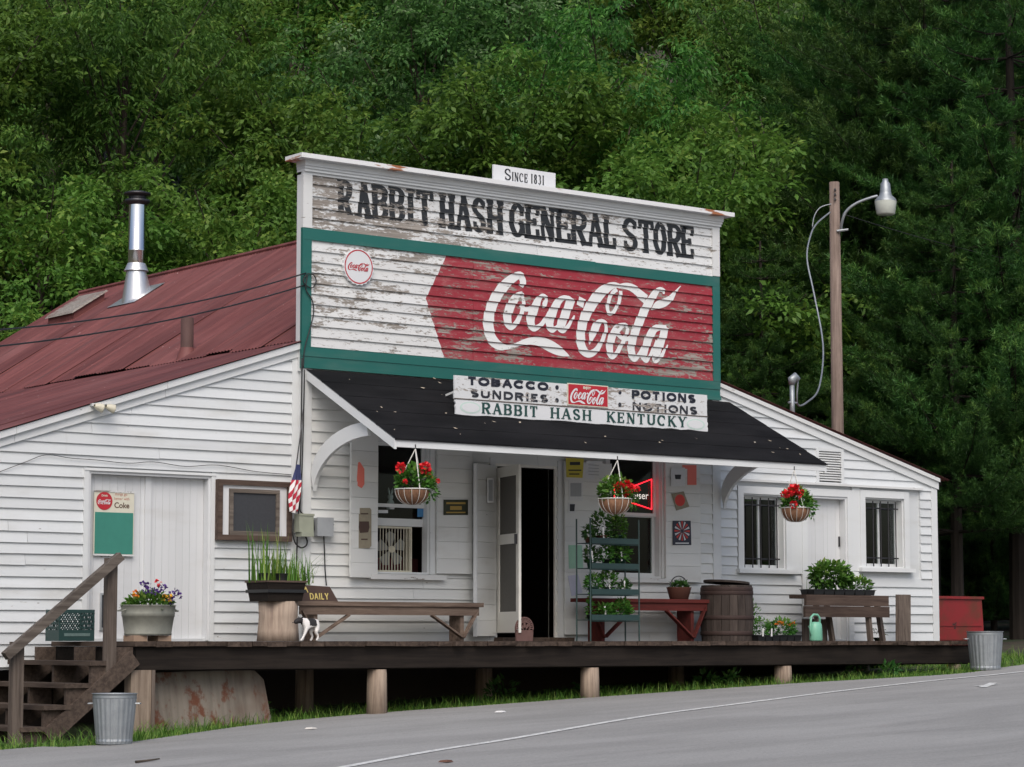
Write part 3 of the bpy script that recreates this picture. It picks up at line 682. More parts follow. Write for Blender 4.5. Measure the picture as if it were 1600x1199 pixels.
# left wing double door
x0, x1, z0, z1 = LD; yd = AX+.085
mb = MB(); mb.box(x0, x0+.03, AX-.01, yd+.06, z0-.02, z1); mb.box(x1-.03, x1, AX-.01, yd+.06, z0-.02, z1); mb.box(x0+.03, x1-.03, AX-.01, yd+.06, z1-.03, z1)
ld = mb.build('wing_door', M['door'], store); xm = RX(228, yd)
CF = (RX(157, yd), RX(172, yd)+.02, P(165, 981, yd)[2], P(165, 930, yd)[2])
for a, b, hol in ((x0+.031, xm, [CF]), (xm+.012, x1-.031, [])):
    nb = int((b-a)/.085); bw = (b-a)/nb
    for k in range(nb):
        xa, xb = a+k*bw, a+(k+1)*bw-.002; d = rnd.uniform(0, .003)
        m2 = MB(); pieces = [(z0, z1-.031)]
        for h in hol:
            if xb > h[0] and xa < h[1]: pieces = [(z0, h[2]), (h[3], z1-.031)]
        for c, e in pieces: m2.box(xa, xb, yd+d, yd+.03, c, e)
        m2.build('door_board', M['door'], ld)
MB().box(xm-.045, xm+.03, yd-.022, yd-.001, z0, z1-.032).build('astragal', M['door'], ld)
mb = MB(); h = CF; mb.box(h[0]-.02, h[0], yd-.02, yd+.03, h[2]-.03, h[3]+.02); mb.box(h[1], h[1]+.02, yd-.02, yd+.03, h[2]-.03, h[3]+.02); mb.box(h[0], h[1], yd-.02, yd+.03, h[3], h[3]+.02); mb.box(h[0], h[1], yd-.02, yd+.03, h[2]-.03, h[2]); mb.build('pet_flap_frame', M['flash'], ld)
MB().box(h[0], h[1], yd+.02, yd+.024, h[2], h[3]).build('pet_flap', M['screen'], ld)
mb = MB(); mb.box(x0-.06, x0-.001, AX-.03, AX+.004, -.1, z1+.0); mb.build('casing', M['trim'], ld)
MB().box(x1+.001, x1+.05, AX-.03, AX+.004, -.1, z1).build('casing', M['trim'], ld)
MB().box(x0-.06, x1+.05, AX-.036, AX+.004, z1+.001, z1+.03).build('casing', M['trim'], ld)
# boxed screen window on the left wing
x0, x1, z0, z1 = BOX; yb0 = AX-.10
mb = MB(); t = .06; mb.box(x0, x0+t, yb0, AX+.012, z0, z1); mb.box(x1-t, x1, yb0, AX+.012, z0, z1); mb.box(x0+t, x1-t, yb0, AX+.012, z1-t, z1); mb.box(x0+t, x1-t, yb0, AX+.012, z0, z0+t)
bw_ = mb.build('box_window', M['brown_frame'], store)
yp_ = yb0+.03
MB().box(x0+t, x1-t, yp_, yp_+.02, z0+t, z1-t).build('white_panel', M['white_enamel'], bw_)
a0, a1 = RX(355, yp_)+.0, RX(433, yp_); b0, b1 = P(395, 837, yp_)[2], P(395, 765, yp_)[2]
mb = MB(); t = .045; mb.box(a0, a0+t, yp_-.03, yp_-.001, b0, b1); mb.box(a1-t, a1, yp_-.03, yp_-.001, b0, b1); mb.box(a0+t, a1-t, yp_-.03, yp_-.001, b1-t, b1); mb.box(a0+t, a1-t, yp_-.03, yp_-.001, b0, b0+t)
mb.build('screen_frame', M['grey_wood_x'], bw_); MB().box(a0+t-.004, a1-t+.004, yp_-.012, yp_-.006, b0+t-.004, b1-t+.004).build('screen', M['screen'], bw_)
# right wing windows and door
for o in (RW1, RW2):
    wn = window(o, AX, .10, [(o[2]+.02, o[3]-.02, 0)], muntin=True)
    casing(wn, o, AX-.004, .10, .026, 'trim', True)
    for k in range(5):
        x = o[0]+.07+k*(o[1]-o[0]-.17)/4; MB().tube([(x, AX+.045, o[2]+.01), (x, AX+.045, o[3]-.04)], .009, 6).build('security_bar', M['dark_metal'], wn)
    for z in (o[2]+.13, o[3]-.15): MB().box(o[0]+.03, o[1]-.04, AX+.054, AX+.060, z, z+.02).build('bar_strap', M['dark_metal'], wn)
x0, x1, z0, z1 = RDR; yd = AX+.10
mb = MB(); mb.box(x0, x0+.03, AX-.01, yd+.05, 0, z1); mb.box(x1-.03, x1, AX-.01, yd+.05, 0, z1); mb.box(x0+.03, x1-.03, AX-.01, yd+.05, z1-.03, z1); rd = mb.build('wing_door', M['door'], store)
nb = 9; bw = (x1-x0-.062)/nb
for k in range(nb): MB().box(x0+.031+k*bw, x0+.031+(k+1)*bw-.002, yd+rnd.uniform(0, .003), yd+.03, .0, z1-.031).build('door_board', M['door'], rd)
MB().box(x0-.10, x0-.001, AX-.026, AX+.004, -.05, z1+.1).build('casing', M['trim'], rd); MB().box(x1+.001, x1+.10, AX-.026, AX+.004, -.05, z1+.1).build('casing', M['trim'], rd); MB().box(x0-.0005, x1+.0005, AX-.026, AX+.004, z1+.001, z1+.1).build('casing', M['trim'], rd)
MB().box(x1-.06, x1-.045, yd-.02, yd, 1.28, 1.42).build('hasp', M['dark_metal'], rd)
MB().box(cx0-.02, cx1+.02, AX-.06, AX+.005, czt, czt+.03).build('drip_cap', M['worn_trim'], rw)
MB().box(RW1[1]+.101, RDR[0]-.101, AX-.02, AX+.004, RW1[2]-.05, czt-.001).build('filler_board', M['trim'], rw); MB().box(RDR[1]+.101, RW2[0]-.101, AX-.02, AX+.004, RW2[2]-.05, czt-.001).build('filler_board', M['trim'], rw)
x0, x1, z0, z1 = VENT; mb = MB(); t = .05
mb.box(x0-t, x0, AX-.03, AX+.008, z0-.02, z1+t); mb.box(x1, x1+t, AX-.03, AX+.008, z0-.02, z1+t); mb.box(x0, x1, AX-.03, AX+.008, z1, z1+t); mb.box(x0-t-.03, x1+t+.03, AX-.05, AX+.008, z0-.045, z0-.021)
vt = mb.build('louvre_vent', M['trim'], store); MB().box(x0, x1, AX+.0085, AX+.012, z0-.02, z1).build('vent_back', M['black'], vt)
nl = 12
for k in range(nl):
    z = z0+(z1-z0)*k/nl; e = (z1-z0)/nl
    MB().hexa([(x0, AX-.022, z), (x1, AX-.022, z), (x1, AX+.006, z+e*.62), (x0, AX+.006, z+e*.62), (x0, AX-.022, z+.010), (x1, AX-.022, z+.010), (x1, AX+.006, z+e*.62+.01), (x0, AX+.006, z+e*.62+.01)]).build('louvre', M['worn_trim'], vt)

# ================================================================== LETTERING
def lerp(a, b, t): return a+(b-a)*t
def arc(cx, cy, rx, ry, a0, a1, n=12): return [(cx+rx*math.cos(math.radians(lerp(a0, a1, k/n))), cy+ry*math.sin(math.radians(lerp(a0, a1, k/n)))) for k in range(n+1)]
def wv(pts): # vertical runs are heavy, horizontal runs light
    out = []
    for i in range(len(pts)):
        p = pts[max(i-1, 0)]; q = pts[min(i+1, len(pts)-1)]; dx = abs(q[0]-p[0])*.55; dy = abs(q[1]-p[1]); out.append(dy/math.hypot(dx, dy) if dx+dy > 0 else 1)
    return out
def glyph(c):
    S = []; R = []                                    # strokes (pts, weight 0 thin..1 heavy), serifs (x,y)
    def st(*p, w=1.): S.append((list(p), w))
    def rd(p): S.append((p, wv(p)))
    def bowl(y0, y1, x=.97):
        m = (y0+y1)/2; h = (y1-y0)/2; rd([(.05, y1), (.5, y1)] + arc(.5, m, x-.5, h, 75, -75, 10) + [(.5, y0), (.05, y0)])
    if c == 'A': st((.03, 0), (.5, 1), w=.25); st((.5, 1), (.97, 0)); st((.2, .34), (.8, .34), w=0); R = [(.03, 0), (.97, 0)]
    elif c == 'B': st((.1, 0), (.1, 1)); bowl(.52, 1, .92); bowl(0, .52); R = [(.1, 0), (.1, 1)]
    elif c == 'C': rd(arc(.5, .5, .5, .5, 45, 315, 22)); st((.9, .62), (.9, .98), w=.2)
    elif c == 'D': st((.1, 0), (.1, 1)); bowl(0, 1); R = [(.1, 0), (.1, 1)]
    elif c == 'E': st((.1, 0), (.1, 1)); st((.05, 1), (.95, 1), w=0); st((.1, .52), (.68, .52), w=0); st((.05, 0), (.95, 0), w=0); st((.95, .74), (.95, 1), w=.3); st((.95, 0), (.95, .28), w=.3); st((.68, .40), (.68, .64), w=.3); R = [(.1, 0), (.1, 1)]
    elif c == 'G': rd(arc(.5, .5, .5, .5, 45, 325, 22)); st((.93, .02), (.93, .42)); st((.9, .66), (.9, .98), w=.3); st((.62, .42), (1., .42), w=0)
    elif c == 'H': st((.1, 0), (.1, 1)); st((.9, 0), (.9, 1)); st((.1, .5), (.9, .5), w=0); R = [(.1, 0), (.1, 1), (.9, 0), (.9, 1)]
    elif c in 'I1': st((.5, 0), (.5, 1)); R = [(.5, 0), (.5, 1)]
    elif c == 'K': st((.1, 0), (.1, 1)); st((.15, .42), (.88, 1), w=.15); st((.38, .58), (.95, 0)); R = [(.1, 0), (.1, 1), (.85, 1), (.95, 0)]
    elif c == 'L': st((.12, 0), (.12, 1)); st((.05, 0), (.95, 0), w=0); st((.95, 0), (.95, .32), w=.3); R = [(.12, 0), (.12, 1)]
    elif c == 'N': st((.1, 0), (.1, 1), w=.3); st((.1, 1), (.9, 0)); st((.9, 0), (.9, 1), w=.3); R = [(.1, 0), (.08, 1), (.9, 1)]
    elif c == 'O': rd(arc(.5, .5, .5, .5, 90, 450, 24))
    elif c == 'P': st((.1, 0), (.1, 1)); bowl(.46, 1); R = [(.1, 0), (.1, 1)]
    elif c == 'R': st((.1, 0), (.1, 1)); bowl(.5, 1, .93); st((.5, .5), (.92, 0)); R = [(.1, 0), (.1, 1), (.95, 0)]
    elif c == 'S': p = arc(.5, .74, .44, .26, 35, 180, 9) + [(.1, .66), (.3, .55), (.7, .43), (.9, .34)] + arc(.5, .27, .44, .27, 0, -145, 9); S.append((p, [max(.25, v) for v in wv(p)])); st((.88, .72), (.88, .98), w=.2); st((.1, .02), (.1, .28), w=.2)
    elif c == 'T': st((.5, 0), (.5, 1)); st((.02, 1), (.98, 1), w=0); st((.02, .76), (.02, 1), w=.3); st((.98, .76), (.98, 1), w=.3); R = [(.5, 0)]
    elif c == 'U': rd([(.1, 1), (.1, .32)] + arc(.5, .32, .4, .32, 180, 360, 14) + [(.9, 1)]); R = [(.1, 1), (.9, 1)]
    elif c == 'Y': st((.05, 1), (.5, .45)); st((.95, 1), (.5, .45), w=.15); st((.5, 0), (.5, .48)); R = [(.05, 1), (.95, 1), (.5, 0)]
    elif c == '8': rd(arc(.5, .75, .38, .25, 90, 450, 18)); rd(arc(.5, .26, .46, .26, 90, 450, 18))
    elif c == '3': rd(arc(.42, .75, .4, .25, 150, -80, 14)); rd(arc(.42, .26, .48, .26, 80, -150, 14))
    return S, R
CW = dict(I=.42, L=.8, E=.82, P=.85, T=.92, S=.84, R=.97, B=.92)
CW['1'] = .36; CW['8'] = .62; CW['3'] = .6
def quads_of(pts, ws):
    n = len(pts); L = []; 
    for i in range(n):
        p = np.array(pts[max(i-1, 0)]); q = np.array(pts[min(i+1, n-1)]); d = q-p; d = d/max(np.linalg.norm(d), 1e-9); nn = np.array([-d[1], d[0]])*ws[i]/2
        c = np.array(pts[i]); L.append((c+nn, c-nn))
    return [[tuple(L[i][0]), tuple(L[i][1]), tuple(L[i+1][1]), tuple(L[i+1][0])] for i in range(n-1)]
def letter_quads(c, x0, x1, z0, z1, T, t, ser=0., st=0., sans=False):
    S, R = glyph(c); out = []; ix = T*.5 if ser == 0 else max(T*.5, ser*.8)
    fx = lambda x: lerp(x0+ix*.8, x1-ix*.8, x); fz = lambda z: lerp(z0+t*.5, z1-t*.5, z)
    for i, (p, w) in enumerate(S):
        if sans and len(p) == 2 and p[0][0] == p[1][0] and not isinstance(w, list) and 0 < w < .31 and c not in 'NU': continue
        if sans and c == 'C': p = arc(.5, .5, .5, .5, 38, 322, 22)
        wl = w if isinstance(w, list) else [w]*len(p); pp = [(fx(a), fz(b)) for a, b in p]
        if len(p) == 2:                                # butt straight strokes out to the full height
            for k in (0, 1):
                if p[k][1] in (0, 1) and p[0][1] != p[1][1]: pp[k] = (pp[k][0], z0 if p[k][1] == 0 else z1)
        out.append(quads_of(pp, [lerp(t, T, q) for q in (wl if len(wl) == len(p) else [.6]*len(p))]))
    if ser:
        for (x, y) in R:
            cx = fx(x); z = z0 if y == 0 else z1-st; out.append([[(cx-ser, z), (cx+ser, z), (cx+ser, z+st), (cx-ser, z+st)]])
    return out
def word(s, xl, xr, zb, zt, T, t, ser=0, st=0, sans=False, gap=.12, caps=None):
    ws = [CW.get(c, 1.) if c != ' ' else .55 for c in s]; tot = sum(ws)+gap*(len(s)-1); k = (xr-xl)/tot; x = xl; out = []
    for c, w_ in zip(s, ws):
        if c != ' ': out.append(letter_quads(c, x, x+w_*k, zb, zt, T, t, ser, st, sans))
        x += (w_+gap)*k
    return out
def flat_letters(groups, y, name, mat, parent, tf=None):
    if isinstance(groups[0][0][0][0], (list, tuple)):      # one mesh per letter
        for g in groups: flat_letters(g, y, 'letter', mat, parent, tf)
        return
    mb = MB()
    for i, qs in enumerate(groups):
        for q in qs:
            v = [(a, y-.0004*(i % 9), b) for a, b in q]
            mb.add([tf(p) for p in v] if tf else v, [tuple(range(len(v)))])
    return mb.build(name, mat, parent)
def board_letters(groups, courses, name, mat, parent, lift=.003):
    mb = MB()
    for i, qs in enumerate(groups):
        for q in qs:
            for zb, zt in courses:
                p = clip(clip(q, 0, -1, -(zb+.001)), 0, 1, zt-.0005)
                if len(p) > 2:
                    yf = yface(0, zb, zt-zb); mb.add([(a, yf(a, b)-lift-.0004*(i % 7), b) for a, b in p], [tuple(range(len(p)))])
    return mb.build(name, mat, parent) if mb.v else None
# painted title
tb, tt = P(600, 345.5)[2], P(600, 290.5)[2]
span = 'R527-548 A556-577 B580-604 B607-630 I633-647 T649-675 H686-708 A711-734 S737-757 H760-784 G796-818 E820-841 N843-865 E868-890 R891-915 A917-940 L942-961 S972-994 T996-1019 O1021-1038 R1042-1062 E1063-1082'
for s in span.split():
    l, r = s[1:].split('-'); a, b = P(float(l)-1.5, 340)[0], P(float(r)+1.5, 340)[0]
    board_letters(letter_quads(s[0], a, b, tb, tt, .083, .05, .054 if s[0] not in 'I' else .064, .046), TC, 'painted_letter', M['title_black'], ff)
# painted script, traced stroke by stroke (x, y, width in crop pixels; crop origin and 7.494 px per photo px)
SCR = [((740, 410), [
  [(545,285,60),(565,220,85),(530,155,78),(440,195,90),(345,280,115),(270,380,120),(215,480,125),(180,580,125),(163,690,135),(170,800,130),(205,900,125),(280,975,95),(380,995,50),(470,975,42),(560,945,55),(660,925,75),(780,935,105),(880,980,125),(970,1030,110),(1050,1070,65),(1108,1100,8)],
  [(560,362,36),(495,405,80),(435,490,102),(392,590,106),(385,690,100),(420,762,64),(480,722,60),(530,640,52),(560,560,50),(572,480,46),(565,400,40),(545,362,36)],
  [(540,500,44),(580,548,48),(640,548,46),(700,505,40)],
  [(820,535,30),(815,500,58),(845,430,36),(800,392,40),(750,440,70),(705,530,104),(668,620,108),(655,700,104),(690,775,70),(760,748,50),(820,680,46),(872,590,40)],
  [(1120,428,40),(1050,418,52),(985,460,78),(935,540,100),(893,640,108),(875,720,104),(905,790,72),(960,765,46),(1010,700,40),(1050,600,40)],
  [(1140,425,105),(1090,540,105),(1042,660,108),(1005,755,100),(1040,800,60),(1100,742,42),(1150,660,30),(1168,625,14)],
  [(1260,422,88),(1232,518,88)]]),
 ((890, 420), [
  [(570,205,40),(510,195,64),(430,228,96),(340,300,124),(260,400,128),(200,500,124),(155,600,120),(125,720,116),(118,840,116),(140,940,110),(200,1000,80),(280,975,70),(340,900,55),(385,810,48),(415,720,44),(412,645,38),(370,615,42),(310,660,88),(265,750,92),(235,830,50),(224,888,10)],
  [(560,210,40),(640,205,66),(720,228,84),(800,290,100),(880,362,104)],
  [(545,245,44),(490,285,46),(445,380,46),(432,480,46),(455,528,42),(500,510,42),(550,430,42),(580,340,45),(584,262,44)],
  [(645,655,36),(565,690,85),(505,760,95),(468,850,96),(455,950,92),(480,1030,64),(530,1000,54),(580,920,52),(618,850,50),(650,770,45),(668,700,42),(640,655,36)],
  [(545,760,44),(600,812,52),(660,826,44),(730,790,40)],
  [(1090,300,22),(1088,262,44),(1040,245,50),(990,290,74),(930,380,98),(870,480,106),(820,590,110),(770,700,106),(728,820,106),(708,920,102),(715,1005,96),(745,1062,62),(800,1010,56),(852,925,46)],
  [(945,478,18),(1010,432,78),(1090,402,90),(1160,360,72),(1210,300,46),(1245,250,20),(1290,205,8)],
  [(1120,682,34),(1060,690,56),(992,705,80),(942,765,98),(902,850,100),(872,940,98),(852,1012,92),(885,1078,54),(930,1020,42),(975,930,40),(1015,845,40)],
  [(1115,685,92),(1082,790,100),(1042,900,100),(1005,995,100),(990,1078,64),(1050,1040,46),(1100,960,34),(1135,895,16)]])]
SCRIPT = []                                           # quads in wall metres
for (ox, oy), sts in SCR:
    for s in sts:
        pts = catmull(s, 5); pp = []; ws = []
        for (x, y, wd) in pts:
            px, py = ox+x/7.494, oy+y/7.494; p = P(px, py); pp.append((p[0], p[2])); ws.append(max(wd, 3)/7.494*.00905)
        SCRIPT.append(quads_of(pp, ws))
board_letters(SCRIPT, PC, 'painted_script', M['script_white'], ff, .0035)
allx = [p[0] for g in SCRIPT for q in g for p in q]; allz = [p[1] for g in SCRIPT for q in g for p in q]
sx0, sx1, sz0, sz1 = min(allx), max(allx), min(allz), max(allz)
def script_at(xl, xr, zc, k=1.0):
    s = (xr-xl)/(sx1-sx0); return [[[(xl+(a-sx0)*s, zc+(b-(sz0+sz1)/2)*s*k) for a, b in q] for q in g] for g in SCRIPT]
def text_mesh(s, size, name, mat, parent, loc, yrot=0, shear=0., offset=0., sx=1.):
    cu_ = bpy.data.curves.new('tmp', 'FONT'); cu_.body = s; cu_.size = size; cu_.shear = shear; cu_.align_x = 'CENTER'; cu_.align_y = 'CENTER'; cu_.offset = offset
    ob = bpy.data.objects.new('tmp', cu_); COL.objects.link(ob); dg = bpy.context.evaluated_depsgraph_get(); me = bpy.data.meshes.new_from_object(ob.evaluated_get(dg)); bpy.data.objects.remove(ob)
    c, s_ = math.cos(yrot), math.sin(yrot)
    for v in me.vertices: x, z = v.co.x*sx, v.co.y; v.co = (loc[0]+x*c-z*s_, loc[1], loc[2]+x*s_+z*c)
    me.materials.clear(); me.materials.append(mat); me.name = name; return link(name, me, parent)

# ---- sign standing on the awning
SY = -1.05; pz = lambda px, py: P(px, py, SY)
sL, sR = pz(710, 600)[0], pz(1105, 640)[0]; sb, sm, stp = pz(712, 648)[2]+.005, pz(712, 623)[2], pz(708, 586)[2]
sg = thing('awning_sign', (.0, SY, sb), 'long weathered two-board sign with black lettering standing on the black awning', 'sign')
def ragged(x0, x1, z0, z1, y0, y1, n=26, amp=.008):
    pts = [(lerp(x0, x1, k/n), z0+rnd.uniform(-amp, amp)*.6) for k in range(n+1)] + [(x1+rnd.uniform(-amp, amp), lerp(z0, z1, k/6)) for k in range(1, 6)] + [(lerp(x1, x0, k/n), z1+rnd.uniform(-amp, amp)*.2) for k in range(n+1)] + [(x0+rnd.uniform(-amp, amp), lerp(z1, z0, k/6)) for k in range(1, 6)]
    return MB().prism(pts, y0, y1)
ub = ragged(sL, sR, sm+.002, stp, SY, SY+.022, amp=.004).build('upper_board', M['worn_sign'], sg); lb = ragged(sL+.01, sR-.005, sb, sm-.002, SY-.012, SY+.012, amp=.012).build('lower_board', M['white_enamel'], sg)
MB().box(sL, sR, SY-.018, SY+.024, sm-.006, sm+.006).build('joint_strip', M['grey_wood_x'], sg)
for x in (sL+.25, 0., sR-.25): MB().beam((x, SY+.024, stp-.1), (x, -.55, awz(-.55)+.02), .025, .025).build('stay', M['worn_trim'], sg)
cx = lambda v: 690+v/3.636; cy = lambda v: 570+v/3.636
def wx(v, yv=150): return pz(cx(v), cy(yv))[0]
hz = lambda v, yv: pz(cx(v), cy(yv))[2]
flat_letters(word('TOBACCO', wx(143), wx(605), hz(380, 133), hz(380, 84), .038, .032, sans=True), SY-.003, 'lettering', M['worn_ink'], sg)
flat_letters(word('SUNDRIES', wx(163), wx(605), hz(380, 201), hz(380, 154), .032, .027, sans=True), SY-.003, 'lettering', M['faded_ink'], sg)
flat_letters(word('POTIONS', wx(1078), wx(1443), hz(1260, 207), hz(1260, 157), .038, .032, sans=True), SY-.003, 'lettering', M['worn_ink'], sg)
flat_letters(word('NOTIONS', wx(1080), wx(1452), hz(1260, 272), hz(1260, 226), .032, .027, sans=True), SY-.003, 'lettering', M['faded_ink'], sg)
for u, v in ((655, 130), (655, 203), (1012, 157), (1012, 228)):
    c = pz(cx(u), cy(v)); MB().prism([(c[0]+.026*math.cos(a*.5236), c[2]+.028*math.sin(a*.5236)) for a in range(12)], SY-.004, SY).build('painted_dot', M['worn_ink'] if v < 180 else M['faded_ink'], sg)
for s, a, b, m in (('RABBIT', 222, 543, 380), ('HASH', 612, 848, 730), ('KENTUCKY', 932, 1388, 1160)):
    zb_, zt_ = sb+.028, sm-.024; flat_letters(word(s, wx(a, 250), wx(b, 300), zb_, zt_, .034, .014, .027, .009, gap=.16), SY-.016, 'lettering', M['dkgreen_ink'], sg)
for u, v in ((160, 245), (1440, 340)):
    c = pz(cx(u), cy(v)); p = [(c[0]+.15*math.cos(a*.2618), c[2]+.068*math.sin(a*.2618)) for a in range(24)]
    e = MB().prism(p, SY-.0145, SY-.0125).build('oval_emblem', M['sage'], sg); p2 = [(c[0]+(q[0]-c[0])*.84, c[2]+(q[1]-c[2])*.78) for q in p]; MB().prism(p2, SY-.0165, SY-.0146).build('oval_centre', M['white_enamel'], e)
ra, rb = wx(712), wx(943); rz0, rz1 = hz(828, 238), hz(828, 113)
rp = MB().box(ra, rb, SY-.012, SY-.002, rz0, rz1).build('red_panel', M['cream_sign'], sg); MB().box(ra+.012, rb-.012, SY-.014, SY-.0121, rz0+.012, rz1-.012).build('panel_face', M['red_enamel'], rp)
flat_letters(script_at(ra+.035, rb-.035, (rz0+rz1)/2-.01, 1.05), SY-.016, 'script', M['white_enamel'], rp); text_mesh('ENJOY', .04, 'small_print', M['cream_sign'], rp, ((ra+rb)/2-.02, SY-.0165, rz1-.045), offset=.002)
# ---- since sign on top
y_ = -.02; a0, a1 = P(771, 270, y_)[0], P(868, 280, y_)[0]; b0, b1 = 5.604, P(771, 257, y_)[2]
s2 = thing('date_sign', ((a0+a1)/2, y_, b0), 'small white board with a date standing on top of the cornice', 'sign')
MB().box(a0, a1, y_, y_+.025, b0+.009, b1).build('board', M['white_enamel'], s2)
xl, xr = P(788, 275, y_)[0], P(850, 280, y_)[0]; h = b1-b0; z0_ = b0+.06; zt_ = b1-.032
flat_letters(word('S', xl, xl+.105, z0_, zt_, .024, .011, sans=False)+word('INCE', xl+.115, xl+.365, z0_, zt_-.03, .018, .008, .013, .006, gap=.14), y_-.003, 'lettering', M['ink'], s2)
flat_letters(word('1831', xl+.415, xr, z0_, zt_-.02, .018, .008, .012, .006, gap=.22), y_-.003, 'lettering', M['ink'], s2)
for x in (a0+.12, a1-.12): MB().box(x-.02, x+.02, y_+.026, y_+.045, 5.613, b1-.05).build('stake', M['worn_trim'], s2)
# ---- round cap sign (the cut-out figure below it is left out)
c = P(556, 418); R_ = .205; yq = -.06
cs = thing('round_sign', (c[0], yq, c[2]-R_), 'round white bottle-cap sign with red script on the white painted panel', 'sign')
mb = MB(); n = 42
ring = [((R_+(.012 if k % 2 else 0))*math.cos(k*2*math.pi/n), (R_+(.012 if k % 2 else 0))*math.sin(k*2*math.pi/n)*1.02) for k in range(n)]
mb.prism([(c[0]+a, c[2]+b) for a, b in ring], yq, -.021); mb.build('cap_disc', M['white_enamel'], cs)
mb = MB()
for k in range(40):
    t0, t1 = k*2*math.pi/40, (k+1)*2*math.pi/40
    mb.add([(c[0]+r*math.cos(t), yq-.002, c[2]+r*math.sin(t)*1.02) for r, t in ((R_*.97, t0), (R_*.90, t0), (R_*.90, t1), (R_*.97, t1))], [(0, 1, 2, 3)])
mb.build('red_ring', M['red_enamel'], cs); flat_letters(script_at(c[0]-.155, c[0]+.155, c[2]+.0, 1.0), yq-.003, 'script', M['red_enamel'], cs)
# ---- chalkboard sign on the left wing door
yd = AX+.085-.026; a0, a1 = RX(143, yd), RX(206, yd); b0, b1 = P(175, 868, yd)[2], P(175, 768, yd)[2]; bm = P(175, 801, yd)[2]
s3 = thing('menu_board', ((a0+a1)/2, yd, b0), 'enamel sign with red disc above a green writing panel on the white wing door', 'sign')
MB().box(a0, a1, yd-.006, yd, b0, b1).build('backing', M['cream_sign'], s3); MB().box(a0+.012, a1-.012, yd-.010, yd-.0061, b0+.015, bm).build('writing_panel', M['board_green'], s3)
c = P(162.5, 783, yd); rr = .098
dsc = MB().prism([(c[0]+rr*math.cos(k*.1745), c[2]+rr*math.sin(k*.1745)) for k in range(36)], yd-.011, yd-.0062).build('red_disc', M['red_enamel'], s3)
flat_letters(script_at(c[0]-.082, c[0]+.082, c[2]-.008, 1.1), yd-.0125, 'script', M['white_enamel'], dsc); text_mesh('Drink', .032, 'small_print', M['cream_sign'], dsc, (c[0], yd-.0128, c[2]+.058), offset=.001)
tx = P(190, 783, yd); M['sign_red'] = plain('faded_red_print', (.38, .10, .07), .6); M['sign_brown'] = plain('brown_print', (.10, .055, .035), .6)
text_mesh('things go', .042, 'slogan', M['sign_red'], s3, (tx[0]-.01, yd-.0075, tx[2]+.072)); text_mesh('better with', .042, 'slogan', M['sign_red'], s3, (tx[0]+.0, yd-.0075, tx[2]+.022)); text_mesh('Coke', .085, 'slogan', M['sign_brown'], s3, (tx[0]+.0, yd-.0075, tx[2]-.052), offset=.002)
mb = MB(); t = .012
for q in ((a0-.006, a1+.006, b1-t, b1+.006), (a0-.006, a1+.006, b0-.006, b0+t)): mb.box(q[0], q[1], yd-.012, yd-.0101, q[2], q[3])
mb.build('edge_strip', M['worn_trim'], s3)

# ================================================================== DECK AND STAIRS
DX0, DX1, DY = -6.50, 5.95, -1.85
deck = thing('porch_deck', (-.3, -1, GZ(-.3)), 'long raised plank porch running along the store front on log posts', 'porch')
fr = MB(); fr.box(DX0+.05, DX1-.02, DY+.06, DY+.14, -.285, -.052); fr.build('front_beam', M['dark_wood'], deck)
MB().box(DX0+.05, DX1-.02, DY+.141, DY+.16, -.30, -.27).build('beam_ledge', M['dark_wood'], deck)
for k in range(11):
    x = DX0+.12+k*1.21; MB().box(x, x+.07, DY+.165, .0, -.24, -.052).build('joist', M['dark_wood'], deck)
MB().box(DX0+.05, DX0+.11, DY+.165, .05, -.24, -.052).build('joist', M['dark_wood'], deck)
x = DX0
while x < DX1-.05:
    wd = rnd.choice((.15, .18, .2, .24)); x1 = min(x+wd, DX1); e = rnd.uniform(-.025, .03); zj = rnd.uniform(-.006, .003)
    nv = MB(); nv.hexa([(x+.003, DY+e, -.05+zj), (x1-.003, DY+e+rnd.uniform(-.012, .012), -.05+zj), (x1-.003, .06 if x1 > -3.4 and x < 3.1 and False else -.03, -.05), (x+.003, -.03, -.05), (x+.003, DY+e, zj), (x1-.003, DY+e+rnd.uniform(-.012, .012), zj), (x1-.003, -.03, 0), (x+.003, -.03, 0)]); nv.build('plank', M['deck_wood'], deck); x = x1
def log_post(px, pb, rpx, y, name='post'):
    b = P(px, pb, y); r = rpx*.0072; x = b[0]; zb = GZ(x)-.08
    return MB().lathe([(r*1.02, zb), (r*.97, zb+(-.30-zb)*.5), (r*.93, -.302)], (x, y, 0), 14, close=True, wob=lambda t, z: 1+.05*math.sin(3*t+1)+.03*math.sin(7*t)).build(name, M['log'], deck, True)
for px, pb, r in ((589, 1112, 16), (922, 1092, 16), (1224, 1072, 16), (1491, 1052, 14)): log_post(px, pb, r, DY+.16)
b = P(214, 1150, DY+.14); MB().box(b[0]-.12, b[0]+.11, DY+.06, DY+.2, GZ(b[0])-.1, -.287).build('post', M['log'], deck); MB().box(b[0]+.112, b[0]+.15, DY+.05, DY+.2, GZ(b[0])-.1, -.287).build('post_facing', M['grey_wood_z'], deck)
for px in (480, 760, 1060, 1350):                    # posts further back in the dark
    x = RX(px, -.2); MB().lathe([(.11, GZ(x)-.1), (.1, -.25)], (x, -.15, 0), 10, close=True).build('rear_post', M['log'], deck, True)
